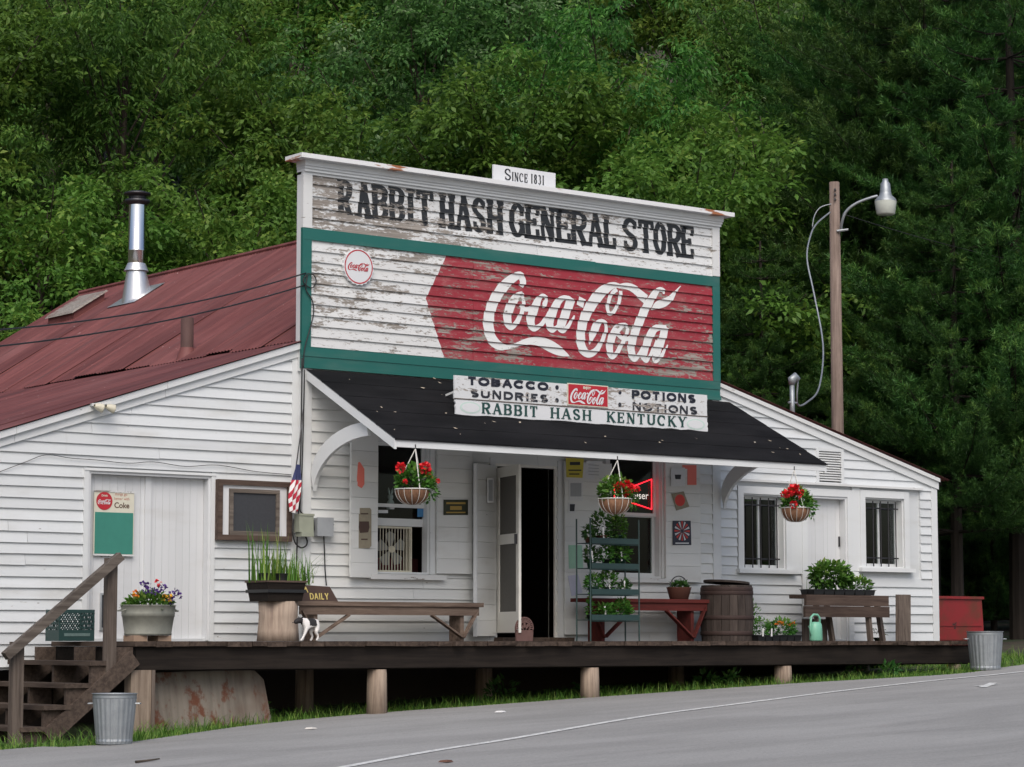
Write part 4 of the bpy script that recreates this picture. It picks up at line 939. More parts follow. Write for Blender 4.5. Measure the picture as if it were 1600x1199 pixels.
# stairs at the left end
st = thing('porch_stairs', (-7.1, -.9, GZ(-7.1)), 'open-riser wooden stairs with slanting handrail at the left end of the porch', 'stairs')
tr = [P(p, q, -1.8) for p, q in ((178, 1033), (140, 1068), (105, 1102), (70, 1136))]
for i, p in enumerate(tr):
    xr = p[0]+.02; MB().box(xr-.30, xr, DY+.01+rnd.uniform(-.02, .02), .0, p[2]-.045, p[2]).build('tread', M['stair_wood'], st)
run = (tr[0][0]-tr[3][0])/3; rise = (tr[0][2]-tr[3][2])/3
for y in (DY+.06, -1.0, -.12):
    poly = [(tr[0][0]+.26, -.06), (tr[0][0]+.26, -.34)]
    xe = tr[3][0]-.12; ze = tr[3][2]-.30; poly += [(xe, GZ(xe)-.02), (xe-.2, GZ(xe)-.02)]
    mb = MB()
    n0 = []
    for i in range(3, -1, -1):
        p = tr[i]; n0 += [(p[0]-.27, p[2]-.0455), (p[0]+.0, p[2]-.0455)]
    pts = [(tr[3][0]-.27, GZ(-7.6)-.03)] + n0 + [(tr[0][0]+.0, -.055), (tr[0][0]+.2, -.055), (tr[0][0]+.26, -.22)] + [(tr[3][0]+.12, GZ(-7.6)-.03)]
    pts = pts[::-1]
    # saw-tooth stringer as a fan of quads along its lower edge
    lo = lambda x: lerp(GZ(-7.6)-.03, -.26, (x-(tr[3][0]+.05))/(tr[0][0]+.24-tr[3][0]-.05))
    for i in range(4):
        p = tr[i]; xa, xb = p[0]-.27+.02, p[0]-.005
        mb.prism([(xa, max(lo(xa), GZ(xa)-.03)), (xb, max(lo(xb), GZ(xb)-.03)), (xb, p[2]-.046), (xa, p[2]-.046)], y, y+.045)
    mb.prism([(tr[0][0]-.004, lo(tr[0][0])), (tr[0][0]+.22, lo(tr[0][0]+.22)), (tr[0][0]+.22, -.056), (tr[0][0]-.004, -.056)], y, y+.045)
    mb.build('stringer', M['stair_wood'], st)
MB().beam((tr[0][0]+.22, DY+.03, -.16), (tr[3][0]+.02, DY+.03, tr[3][2]-.10), .045, .17).build('side_board', M['stair_wood'], st)
ry = DY-.02; pt = P(184, 872, ry); pb_ = P(8, 1026, ry)
MB().beam(pt+np.array([.03, 0, .02]), pb_, .085, .085).build('handrail', M['grey_wood_x'], st)
xu = RX(178, ry); MB().box(xu-.055, xu+.055, ry+.046, ry+.13, P(178, 1052, ry)[2], P(178, 872, ry)[2]).build('upper_post', M['grey_wood_z'], st)
xl_ = RX(33, ry)-.0; MB().box(xl_-.06, xl_+.06, ry+.046, ry+.13, GZ(xl_)-.05, P(33, 1003, ry)[2]).build('lower_post', M['grey_wood_z'], st)

# ================================================================== FOLIAGE GENERATORS
def norm(a): return a/np.maximum(np.linalg.norm(a, axis=-1, keepdims=True), 1e-9)
def leaves(rs, C, A, L, W, tone, curl=.15):
    """C base points, A unit axes, L/W sizes -> quads (bent along the axis)"""
    n = len(C); up = rs.normal(size=(n, 3))*.55 + np.array([0, 0, 1.]); S = norm(np.cross(A, up)); N = np.cross(S, A)
    L = np.broadcast_to(L, n)[:, None]; W = np.broadcast_to(W, n)[:, None]
    v0 = C; v1 = C+A*L*.45+S*W*.5+N*L*curl*.5; v2 = C+A*L-N*L*curl*.6; v3 = C+A*L*.45-S*W*.5+N*L*curl*.5
    V = np.stack([v0, v1, v2, v3], 1).reshape(-1, 3); Fq = np.arange(4*n).reshape(n, 4); return V, Fq, tone
def joinq(parts):
    o = 0; Vs, Fs, Ts = [], [], []
    for V, Fq, t in parts: Vs.append(V); Fs.append(Fq+o); Ts.append(t); o += len(V)
    return np.concatenate(Vs), np.concatenate(Fs), np.concatenate(Ts)
def bush(rs, c, r, n, L, W, low=-.2, up=.3, droop=.0):
    d = norm(rs.normal(size=(n*2, 3))); d = d[d[:, 2] > low][:n]; k = rs.uniform(.35, 1., (len(d), 1))**.6
    Cc = np.array(c)+d*k*np.array(r); A = norm(d*np.array([1, 1, .6])+rs.normal(size=d.shape)*.45+np.array([0, 0, up-droop]))
    return leaves(rs, Cc, A, rs.uniform(.7, 1.25, len(d))*L, rs.uniform(.7, 1.2, len(d))*W, np.clip(rs.uniform(0, 1, len(d))*.7+.3*(d[:, 2]), 0, 1))
def blades(rs, base, h, w, lean=.25):
    n = len(base); a = rs.uniform(0, 2*np.pi, n); h = np.broadcast_to(h, n)*rs.uniform(.5, 1.25, n)
    sd = np.stack([np.cos(a), np.sin(a), 0*a], 1)*w/2; ln = np.stack([np.cos(a+1.57), np.sin(a+1.57), 0*a], 1)*(h*rs.uniform(0, lean*2, n))[:, None]
    z = np.zeros((n, 3)); z[:, 2] = h
    V = np.stack([base-sd, base+sd, base+ln*.35+z*.6+sd*.6, base+ln*.35+z*.6-sd*.6, base+ln+z], 1).reshape(-1, 3); i = np.arange(n)*5
    Fq = np.concatenate([np.stack([i, i+1, i+2, i+3], 1), np.stack([i+3, i+2, i+4, i+4], 1)]); t = rs.uniform(0, 1, n)
    return V, Fq, np.concatenate([t, t])
def q2t(V, Fq, t):
    F3 = np.concatenate([Fq[:, [0, 1, 2]], Fq[:, [0, 2, 3]]]); T = np.concatenate([t, t]); ok = F3[:, 1] != F3[:, 2]; ok &= F3[:, 0] != F3[:, 2]; return V, F3[ok], T[ok]
def fol(name, parts, mat, parent=None, kind=None):
    V, Fq, t = q2t(*joinq(parts) if isinstance(parts, list) else parts); o = link(name, npmesh(name, V, Fq, mat, t), parent)
    if kind: o['kind'] = kind
    return o
def blossom(rs, c, r, name, mat, parent, n=26):
    d = norm(rs.normal(size=(n, 3))+np.array([0, -.2, .35])); V, Fq, t = leaves(rs, np.array(c)+d*r*.45, norm(d+rs.normal(size=d.shape)*.5), r*.8, r*.75, np.ones(n)); return fol(name, (V, Fq, t), mat, parent)
RS = np.random.RandomState(11)

# ================================================================== THINGS ON THE PORCH
# milk crate
y_ = -.55; x0, x1 = RX(80, y_), RX(143, y_)-.06; z1 = P(110, 953, y_)[2]; h = thing('milk_crate', ((x0+x1)/2, y_, 0), 'dark green plastic crate on the porch left of the wing door', 'crate')
mb = MB(); d = .30; ya, yb_ = y_-.17, y_+.13
for (a, b, c, e) in ((x0, x1, ya, ya+.012), (x0, x1, yb_-.012, yb_)): mb.box(a, b, c, e, .004, .12); mb.box(a, b, c, e, z1-.035, z1)
for a in (x0, x1-.012): mb.box(a, a+.012, ya+.0125, yb_-.0125, .004, .12); mb.box(a, a+.012, ya+.0125, yb_-.0125, z1-.035, z1)
mb.box(x0+.0125, x1-.0125, ya+.0125, yb_-.0125, .004, .014)
cr_ = mb.build('shell', M['crate'], h)
mb = MB()
for (p, q) in (((x0, ya+.006), (x1, ya+.006)), ((x0, yb_-.006), (x1, yb_-.006)), ((x0+.006, ya), (x0+.006, yb_)), ((x1-.006, ya), (x1-.006, yb_))):
    nl = 7
    for k in range(-2, nl):
        for s in (0, 1):
            t0, t1 = k/nl, (k+2)/nl; a, b = (t0, t1) if s == 0 else (t1, t0); a_, b_ = max(0, min(1, a)), max(0, min(1, b))
            if abs(a_-b_) < .01: continue
            zz = lambda t: lerp(.12, z1-.035, (t-a)/(b-a)); mb.beam((lerp(p[0], q[0], a_), lerp(p[1], q[1], a_), zz(a_)), (lerp(p[0], q[0], b_), lerp(p[1], q[1], b_), zz(b_)), .008, .012)
for (a, b) in ((x0, ya), (x1-.014, ya), (x0, yb_-.014), (x1-.014, yb_-.014)): mb.box(a-.001, a+.015, b-.001, b+.015, .004, z1-.001)
mb.build('lattice', M['crate'], h); MB().box(x0+.06, x1-.05, ya-.003, ya-.0005, .055, .085).build('printed_strip', plain('faded_crate_print', (.10, .15, .14), .6, 0, .5, 60), h)

# washtub of pansies on bricks
y_ = -.62; xc = RX(231, y_); r = .305; zt_ = P(231, 946, y_)[2]; zb_ = P(231, 993, y_)[2]
h = thing('washtub_planter', (xc, y_, 0), 'galvanised washtub of purple and yellow pansies before the wing door', 'planter')
prof = [(r*.86, zb_), (r*.875, zb_+.02), (r*.86, zb_+.025), (r*.95, zb_+(zt_-zb_)*.62), (r*.975, zb_+(zt_-zb_)*.64), (r*.965, zb_+(zt_-zb_)*.68), (r*.985, zb_+(zt_-zb_)*.72), (r*.97, zb_+(zt_-zb_)*.74), (r*1.0, zt_-.01), (r*1.03, zt_), (r*1.0, zt_+.004), (r*.97, zt_-.01), (r*.93, zt_-.06), (0.001, zt_-.06)]
MB().lathe([(.001, zb_)]+prof, (xc, y_, 0), 36, 1., .78).build('tub', M['tub'], h, True)
for s in (-1, 1): MB().tube([(xc+s*r*.98, y_-.05, zt_-.05), (xc+s*(r+.035), y_-.045, zt_-.06), (xc+s*(r+.035), y_+.045, zt_-.06), (xc+s*r*.98, y_+.05, zt_-.05)], .008, 6).build('handle', M['tub'], h)
for dx in (-.16, .13): MB().box(xc+dx-.09, xc+dx+.07, y_-.15, y_+.08, .001, zb_-.001).build('brick', plain('pale_brick', (.30, .21, .15), .9), h)
fol('foliage', [bush(RS, (xc, y_, zt_-.02), (.27, .2, .15), 520, .07, .04)], M['plant'], h)
for (a, b, m) in ((-.19, .10, 'flower_yellow'), (-.1, .17, 'flower_purple'), (-.02, .15, 'flower_purple'), (.02, .24, 'flower_red'), (.06, .18, 'flower_purple'), (.10, .19, 'flower_purple'), (.13, .09, 'flower_yellow'), (.17, .085, 'flower_yellow'), (.22, .12, 'flower_purple'), (.26, .15, 'flower_purple'), (.25, .07, 'flower_purple'), (-.14, .22, 'flower_purple'), (-.24, .12, 'flower_orange'), (.0, .10, 'flower_purple'), (.28, .10, 'flower_purple'), (-.05, .21, 'flower_purple'), (.19, .05, 'flower_purple')):
    blossom(RS, (xc+a, y_-.12+RS.uniform(-.06, .06), zt_+b-.005), .043, 'blossom', M[m], h, 16)

# stump planter with box and grasses
y_ = -.75; xc = RX(434, y_); r = .225; zt_ = P(434, 940, y_)[2]
h = thing('stump_planter', (xc, y_, 0), 'tree-stump planter with dark wooden box of tall grasses beside the porch bench', 'planter')
MB().lathe([(.001, .002), (r*1.06, .002), (r*1.02, .12), (r*.97, zt_*.6), (r*.99, zt_), (.001, zt_)], (xc, y_, 0), 30, wob=lambda t, z: 1+.03*math.sin(4*t+.5)+.02*math.sin(9*t+z*3)).build('stump', wood('split_stump_wood', (.36, .29, .23), (.20, .15, .12), 'z', scale=.8), h, True)
bx0, bx1 = xc-.29, xc+.20; zb_, zt2 = zt_+.002, P(434, 911, y_)[2]
mb = MB(); q = .03; mb.hexa([(bx0+q, y_-.25+q, zb_), (bx1-q, y_-.25+q, zb_), (bx1-q, y_+.2-q, zb_), (bx0+q, y_+.2-q, zb_), (bx0, y_-.25, zt2), (bx1, y_-.25, zt2), (bx1, y_+.2, zt2), (bx0, y_+.2, zt2)]); mb.build('box', M['dark_wood'], h)
MB().box(bx0-.004, bx1+.004, y_-.256, y_+.206, lerp(zb_, zt2, .45), lerp(zb_, zt2, .62)).build('dark_band', M['black'], h); MB().box(bx0-.012, bx1+.012, y_-.263, y_+.213, zt2+.0005, zt2+.02).build('rim', M['brown_frame'], h)
def gblades(n, cx_, sp, hh, w): 
    b = np.stack([cx_+RS.normal(size=n)*sp, y_-.03+RS.normal(size=n)*.08, np.full(n, zt2)], 1); return blades(RS, b, hh, w, .16)
for (dx, sp, n, hh, w) in ((-.24, .035, 34, .56, .024), (-.02, .05, 34, .50, .016), (.08, .06, 46, .40, .014), (.22, .07, 60, .24, .012)):
    fol('grass_clump', [gblades(n, xc+dx, sp, hh, w)], M['grass'], h)
for dx in (-.23, -.02): MB().lathe([(.06, 0), (.07, .075), (.074, .08)], (xc+dx, y_-.1, zt2+.021), 14).build('pot', M['black'], h, True)
fol('weed', [blades(RS, np.stack([xc+.27+RS.normal(size=26)*.03, y_-.1+RS.normal(size=26)*.06, np.full(26, zt2-.02)], 1), .34, .012, .9)], M['grass'], h)

# old bench under the left window, brown sign on it
def bench(label, px0, px1, ztop, y_, mat, brace, thick=.05, dep=.30, group=None, legx=None, z_leg=None):
    x0, x1 = RX(px0, y_), RX(px1, y_); b = thing('bench', ((x0+x1)/2, y_, 0), label, 'bench')
    MB().box(x0, x1, y_-dep/2, y_+dep/2, ztop-thick, ztop).build('seat', M[mat], b)
    MB().box(x0+.06, x1-.05, y_-dep/2+.025, y_-dep/2+.05, ztop-thick-.10, ztop-thick-.001).build('apron', M[mat], b)
    for lx, s in ((x0+.28, 1), (x1-.28, -1)):
        MB().box(lx-.02, lx+.03, y_-dep/2+.055, y_+dep/2-.02, .0, ztop-thick-.001).build('leg', M[mat], b)
        MB().beam((lx+s*.02+.005, y_-dep/2+.04, .05), (lx+s*.44, y_-dep/2+.04, ztop-thick-.102), .02, .07, up=(0, 1, 0)).build('brace', M[mat], b) if brace > 0 else None
        if brace > 0: MB().beam((lx+.0-s*.0, y_-dep/2+.03, .04), (lx-s*.20, y_-dep/2+.03, ztop-thick-.05), .02, .06, up=(0, 1, 0)).build('brace', M[mat], b)
    return b, x0, x1
zt_ = P(600, 941, -.45)[2]; b, bx0, bx1 = bench('long bare wooden bench under the shuttered left window', 452, 744, zt_, -.45, 'bench_wood', 1)
y_ = -.55; z0 = zt_+.001; a = [(RX(468, y_), z0), (RX(528, y_), z0), (RX(518, y_), P(518, 917, y_)[2]), (RX(478, y_), P(478, 914, y_)[2])]
h = thing('painted_sign', ((a[0][0]+a[1][0])/2, y_, z0), 'small dark brown sign reading DAILY propped on the end of the long bench', 'sign')
MB().prism(a, lambda x, z: y_+(z-z0)*.25, lambda x, z: y_+.025+(z-z0)*.25).build('board', M['brown_sign'], h)
tilt = lambda p: (p[0], p[1]+(p[2]-z0)*.25, p[2])
flat_letters(word('DAILY', RX(484, y_), RX(514, y_), P(499, 937, y_)[2], P(499, 927, y_)[2], .012, .011, sans=True), y_-.003, 'lettering', M['yellow_paint'], h, tilt)
flat_letters(word('A', RX(476, y_), RX(483, y_), P(480, 926, y_)[2], P(480, 917, y_)[2], .012, .01, sans=True), y_-.003, 'lettering', M['yellow_paint'], h, tilt)

# cast iron seat-back ornament by the door
y_ = -.75; c = P(820, 982, y_); r = .135
h = thing('iron_ornament', (c[0], y_, 0), 'rusty cast-iron fan-shaped doorstop beside the open doorway', 'doorstop')
mb = MB(); n = 22
for k in range(n):
    t0, t1 = math.pi*(k/n)*1.2-.314, math.pi*((k+1)/n)*1.2-.314
    for r0, r1 in ((.9*r, r), (.52*r, .62*r)): mb.prism([(c[0]+q*math.cos(t), c[2]+q*math.sin(t)) for q, t in ((r0, t0), (r1, t0), (r1, t1), (r0, t1))], y_, y_+.02)
for k in range(16):
    t = math.pi*k/15; mb.beam((c[0]+.6*r*math.cos(t), y_+.01, c[2]+.6*r*math.sin(t)), (c[0]+.92*r*math.cos(t), y_+.01, c[2]+.92*r*math.sin(t)), .014, .018, up=(0, 1, 0))
for k in range(3):
    t = math.pi*(.2+.3*k); mb.beam((c[0], y_+.011, c[2]-.02), (c[0]+.55*r*math.cos(t), y_+.011, c[2]+.55*r*math.sin(t)), .03, .016, up=(0, 1, 0))
mb.prism([(c[0]-.12, .002), (c[0]+.12, .002), (c[0]+.13, c[2]-.02), (c[0]-.13, c[2]-.02)], y_, y_+.025); mb.build('casting', M['castiron'], h)

# plant rack
y_ = -.95; x0, x1 = RX(912, y_), RX(988, y_); h = thing('plant_rack', ((x0+x1)/2, y_, 0), 'dark green metal four-shelf rack of potted seedlings beside the door', 'plant rack')
dp = .26; zs = [P(950, v, y_)[2] for v in (843, 882, 922, 962)]; ztop = P(950, 812, y_)[2]
for x in (x0, x1):
    for yy in (y_-dp/2, y_+dp/2): MB().tube([(x, yy, 0), (x, yy, ztop)], .010, 6).build('upright', M['rack'], h)
for z in zs:
    MB().box(x0+.011, x1-.011, y_-dp/2-.012, y_-dp/2+.002, z-.06, z+.008).build('shelf_lip', M['rack'], h); MB().box(x0+.011, x1-.011, y_-dp/2+.003, y_+dp/2, z-.06, z-.05).build('shelf', M['rack'], h)
    MB().tube([(x0, y_-dp/2, z-.07), (x1, y_-dp/2, z-.07)], .006, 5).build('rail', M['rack'], h)
plants = []
def potted(x, y, z, r, ph, pot, n, rad, L, W, leafm, label, cat='potted plant', flower=None, tagged=False, group='seedlings on the plant rack'):
    t = thing('potted_plant', (x, y, z), label, cat, group)
    MB().lathe([(.001, .001), (r*.75, .001), (r, ph), (r*1.08, ph), (r*1.08, ph+.012), (r*.95, ph+.012), (.001, ph-.01)], (x, y, z), 16).build('pot', M[pot], t, True)
    fol('foliage', [bush(RS, (x, y, z+ph+rad[2]*.45), rad, n, L, W, low=-.7)], M[leafm], t)
    if flower:
        for k in range(flower[1]): blossom(RS, (x+RS.uniform(-1, 1)*rad[0]*.8, y-rad[1]*.6, z+ph+rad[2]*RS.uniform(.6, 1.3)), .02, 'blossom', M[flower[0]], t, 10)
    if tagged: MB().beam((x-.02, y-r*.9, z+ph-.02), (x-.045, y-r*1.1, z+ph+.11), .022, .004, up=(0, 1, 0)).build('plant_tag', M['tagw'], t)
    return t
zf = [z-.049 for z in zs]
spec = [(0, .10, .05, .06, 'terra', 120, (.06, .06, .10), 'plant_dark', 'small terracotta pot with spindly stems at the left of the rack top shelf', None, False),
 (0, .36, .075, .08, 'terra', 260, (.13, .1, .24), 'plant_dark', 'reddish pot with tall dark seedling in the middle of the rack top shelf', None, True),
 (0, .68, .07, .09, 'pot_green', 360, (.13, .1, .20), 'plant', 'bushy green plant in a green pot at the right of the rack top shelf', None, False),
 (1, .15, .06, .09, 'pot_green', 160, (.09, .07, .12), 'plant_dark', 'dark leafy pot at the left of the rack second shelf', None, True),
 (1, .45, .05, .10, 'black', 170, (.08, .07, .16), 'plant', 'slender upright plant in the middle of the rack second shelf', None, False),
 (1, .74, .065, .11, 'pot_green', 300, (.15, .1, .15), 'plant', 'pale spreading plant at the right of the rack second shelf', None, True),
 (2, .18, .06, .07, 'pot_green', 200, (.1, .07, .11), 'plant', 'green seedling pot at the left of the rack third shelf', None, False),
 (2, .50, .06, .07, 'black', 260, (.11, .08, .17), 'plant', 'tall green seedling in the middle of the rack third shelf', None, True),
 (2, .82, .055, .05, 'purple_pot', 110, (.07, .06, .08), 'plant_dark', 'small plant in a purple pot at the right of the rack third shelf', None, True),
 (3, .12, .04, .05, 'black', 70, (.05, .05, .17), 'plant', 'thin tall seedling at the left of the rack bottom shelf', None, False),
 (3, .42, .05, .05, 'black', 160, (.1, .08, .10), 'plant', 'low seedlings in the middle of the rack bottom shelf', None, True),
 (3, .76, .06, .05, 'black', 380, (.14, .1, .13), 'plant', 'dense bright green seedlings at the right of the rack bottom shelf', None, False)]
for (s, t, r, ph, pot, n, rad, lm, lab, fl, tg) in spec: potted(lerp(x0, x1, t), y_-.01, zf[s], r, ph, pot, n, rad, .055, .032, lm, lab, flower=fl, tagged=tg)

# red bench with basket, barrel
zt_ = P(1070, 937, -.42)[2]; b, bx0, bx1 = bench('dark red painted bench under the right window, beside the barrel', 905, 1098, zt_, -.42, 'red_bench', 1, .045, .34)
y_ = -.48; c = P(1061, 937, y_); z0 = zt_+.001; h = thing('handled_basket', (c[0], y_, z0), 'brown basket planter with hoop handle on the red bench', 'basket')
MB().lathe([(.001, .0), (.13, .0), (.175, .145), (.18, .15), (.165, .145), (.14, .10), (.001, .10)], (c[0], y_, z0), 20, 1, .75).build('body', M['terra'], h, True)
MB().tube([(c[0]+.15*math.cos(t)-.0, y_, z0+.14+.15*math.sin(t)) for t in [math.pi*k/14 for k in range(15)]], .007, 6).build('handle', M['dark_metal'], h); fol('foliage', [bush(RS, (c[0], y_, z0+.13), (.12, .08, .09), 170, .06, .03)], M['plant_dark'], h)
y_ = -.55; xc = RX(1136, y_); R_ = (RX(1175, y_)-RX(1097, y_))/2*.80; zt_ = P(1136, 915, y_)[2]
h = thing('barrel', (xc, y_, 0), 'weathered wooden barrel with rusty hoops and loose lid', 'barrel')
ns = 20
for k in range(ns):
    t0, t1 = 2*math.pi*(k+.03)/ns, 2*math.pi*(k+.97)/ns; mb = MB(); vs = []
    for i in range(7):
        z = zt_*i/6; r = R_*(.94+.06*math.sin(math.pi*i/6)); vs += [(xc+r*math.cos(t0), y_+r*math.sin(t0), z), (xc+r*math.cos(t1), y_+r*math.sin(t1), z), (xc+(r-.03)*math.cos(t1), y_+(r-.03)*math.sin(t1), z), (xc+(r-.03)*math.cos(t0), y_+(r-.03)*math.sin(t0), z)]
    fs = [(3, 2, 1, 0), (24, 25, 26, 27)]
    for i in range(6):
        for q in range(4): fs.append((4*i+q, 4*i+(q+1) % 4, 4*i+4+(q+1) % 4, 4*i+4+q))
    mb.add(vs, fs).build('stave', M['barrel'], h)
for f in (.05, .14, .42, .58, .86, .93)[1:6:1]:
    z = zt_*f; r = R_*(.94+.06*math.sin(math.pi*f))+.004
    if f == .58: continue
    MB().lathe([(r, z-.025), (r+.004, z-.02), (r+.004, z+.02), (r, z+.025)], (xc, y_, 0), 40).build('hoop', M['hoop'], h, True)
MB().lathe([(.001, zt_+.003), (R_*.86, zt_+.003), (R_*.86, zt_+.03), (.001, zt_+.03)], (xc, y_, 0), 28).build('lid', M['barrel'], h)
o = bpy.data.objects['lid']; o.name = 'lid'
for v in o.data.vertices: v.co.z += (v.co.x-(xc+R_*.86))*-.07
# seedling tray with marigolds
def tray(label, px0, px1, y_, z, hgt, kind, nm='seedling_tray'):
    x0, x1 = RX(px0, y_), RX(px1, y_); h = thing(nm, ((x0+x1)/2, y_, z), label, 'seedling tray'); d = .26; mb = MB()
    n = 6
    for k in range(n):
        for j in range(2):
            a = lerp(x0, x1, k/n); b = lerp(x0, x1, (k+1)/n); c = y_-d/2+j*d/2
            mb.hexa([(a+.012, c+.012, z+.001), (b-.012, c+.012, z+.001), (b-.012, c+d/2-.012, z+.001), (a+.012, c+d/2-.012, z+.001), (a+.001, c+.001, z+hgt), (b-.001, c+.001, z+hgt), (b-.001, c+d/2-.001, z+hgt), (a+.001, c+d/2-.001, z+hgt)])
    cl = mb.build('cell_pack', M['black'], h); cl['kind'] = 'stuff'; MB().box(x0-.01, x1+.01, y_-d/2-.01, y_+d/2+.01, z+hgt+.0005, z+hgt+.008).build('rim', M['black'], h); return h, x0, x1
y_ = -.8; h, a0, a1 = tray('black tray of orange marigold seedlings on the porch right of the barrel', 1174, 1242, y_, .0, .07, 0)
fol('foliage', [bush(RS, (lerp(a0, a1, .68), y_, .15), (.24, .13, .13), 560, .055, .025, low=-.8), bush(RS, (lerp(a0, a1, .2), y_, .16), (.16, .11, .14), 260, .05, .02, low=-.8)], M['plant'], h)
for k in range(5): blossom(RS, (lerp(a0, a1, .45+.1*k*RS.uniform(.6, 1.2)), y_-.1, .22+RS.uniform(-.02, .04)), .028, 'blossom', M['flower_orange'], h, 14)
for k in range(2): MB().beam((a0+.06+.15*k, y_-.15, .06), (a0+.055+.15*k, y_-.16, .16), .024, .004, up=(0, 1, 0)).build('plant_tag', M['tagw'], h)
potted(RX(1181, -.72), -.6, .08, .05, .06, 'black', 190, (.18, .10, .26), .06, .018, 'plant', 'tall feathery seedlings standing in front of the barrel', group=None)
# watering can
y_ = -.85; xc = RX(1275, y_); h = thing('watering_can', (xc, y_, 0), 'mint green plastic watering can in front of the dark bench', 'watering can')
zt_ = P(1275, 972, y_)[2]; zh = P(1275, 962, y_)[2]
MB().lathe([(.001, .0), (.085, .002), (.092, .015), (.088, zt_*.6), (.08, zt_*.9), (.05, zt_), (.03, zt_)], (xc, y_, 0), 22, 1.05, .8).build('body', M['mint'], h, True)
MB().tube([(xc-.085, y_, .07), (xc-.10, y_, .15), (xc-.085, y_, zh-.02), (xc-.04, y_, zh+.012), (xc+.03, y_, zh+.01), (xc+.07, y_, zh-.03), (xc+.072, y_, zt_*.85)], .015, 8).build('handle', M['mint'], h, True)
MB().tube([(xc+.05, y_+.02, .05), (xc+.10, y_+.16, .12), (xc+.12, y_+.24, .19)], [.022, .014, .02], 8).build('spout', M['mint'], h, True)
# dark bench with plank back, tray of tomato plants on top, planks behind
y_ = -.62; x0, x1 = RX(1259, y_), RX(1388, y_); h = thing('plank_bench', ((x0+x1)/2, y_, 0), 'dark weathered plank bench with slanting legs below the right wing door', 'bench')
zt_ = P(1320, 930, y_)[2]; zl = P(1320, 965, y_)[2]
for k in range(2):
    a, b = lerp(zl, zt_, k/2), lerp(zl, zt_, (k+1)/2); MB().box(x0-(.02 if k == 0 else 0), x1+(.012 if k == 0 else 0), y_-.02, y_+.02+.004*k, a+.003, b-.002).build('back_plank', M['brown_frame'], h)
MB().box(x0, x1, y_+.025, y_+.30, zt_-.05, zt_-.001).build('seat', M['brown_frame'], h)
for fx in (.14, .76): MB().beam((lerp(x0, x1, fx)+.02, y_+.05, zt_-.06), (lerp(x0, x1, fx)+.05, y_+.02, .0), .07, .05, up=(1, 0, 0)).build('leg', M['grey_wood_z'], h); MB().beam((lerp(x0, x1, fx)+.36, y_+.2, zt_-.06), (lerp(x0, x1, fx)+.47, y_+.2, .0), .07, .05, up=(1, 0, 0)).build('leg', M['grey_wood_z'], h)
MB().box(x0+.26, x0+.70, y_+.31, y_+.34, .0, zl-.02).build('rear_board', M['grey_wood_z'], h)
h, a0, a1 = tray('black tray of leafy tomato seedlings on top of the dark plank bench', 1262, 1358, y_+.14, zt_, .065, 0)
fol('foliage', [bush(RS, (lerp(a0, a1, .38), y_+.14, zt_+.24), (.36, .15, .20), 900, .085, .05, low=-.75, droop=.25), bush(RS, (lerp(a0, a1, .85), y_+.14, zt_+.13), (.2, .13, .11), 260, .06, .035, low=-.7)], M['plant'], h)
fol('stems', [blades(RS, np.stack([RS.uniform(a0+.03, a1-.03, 60), y_+.14+RS.uniform(-.1, .1, 60), np.full(60, zt_+.06)], 1), .17, .008, .1)], M['plant'], h, 'stuff')
y_ = -.45; xa = RX(1418, y_); zt_ = P(1423, 929, y_)[2]; h = thing('leaning_plank', (xa+.1, y_, 0), 'pair of thick weathered planks standing upright against the right wing wall', 'planks')
for k in range(2): MB().hexa([(xa+.115*k-.055, y_+.1, 0), (xa+.115*k+.055, y_+.1, 0), (xa+.115*k+.055, y_+.17, 0), (xa+.115*k-.055, y_+.17, 0), (xa+.115*k+.0, y_+.14, zt_), (xa+.115*k+.11, y_+.14, zt_), (xa+.115*k+.11, y_+.21, zt_), (xa+.115*k+.0, y_+.21, zt_)]).build('plank', M['grey_wood_z'], h)
potted(RX(1373, -.3), -.3, .0, .07, .035, 'black', 40, (.12, .07, .13), .05, .02, 'plant_dark', 'sparse seedlings in a black tray behind the plank bench legs', group=None)

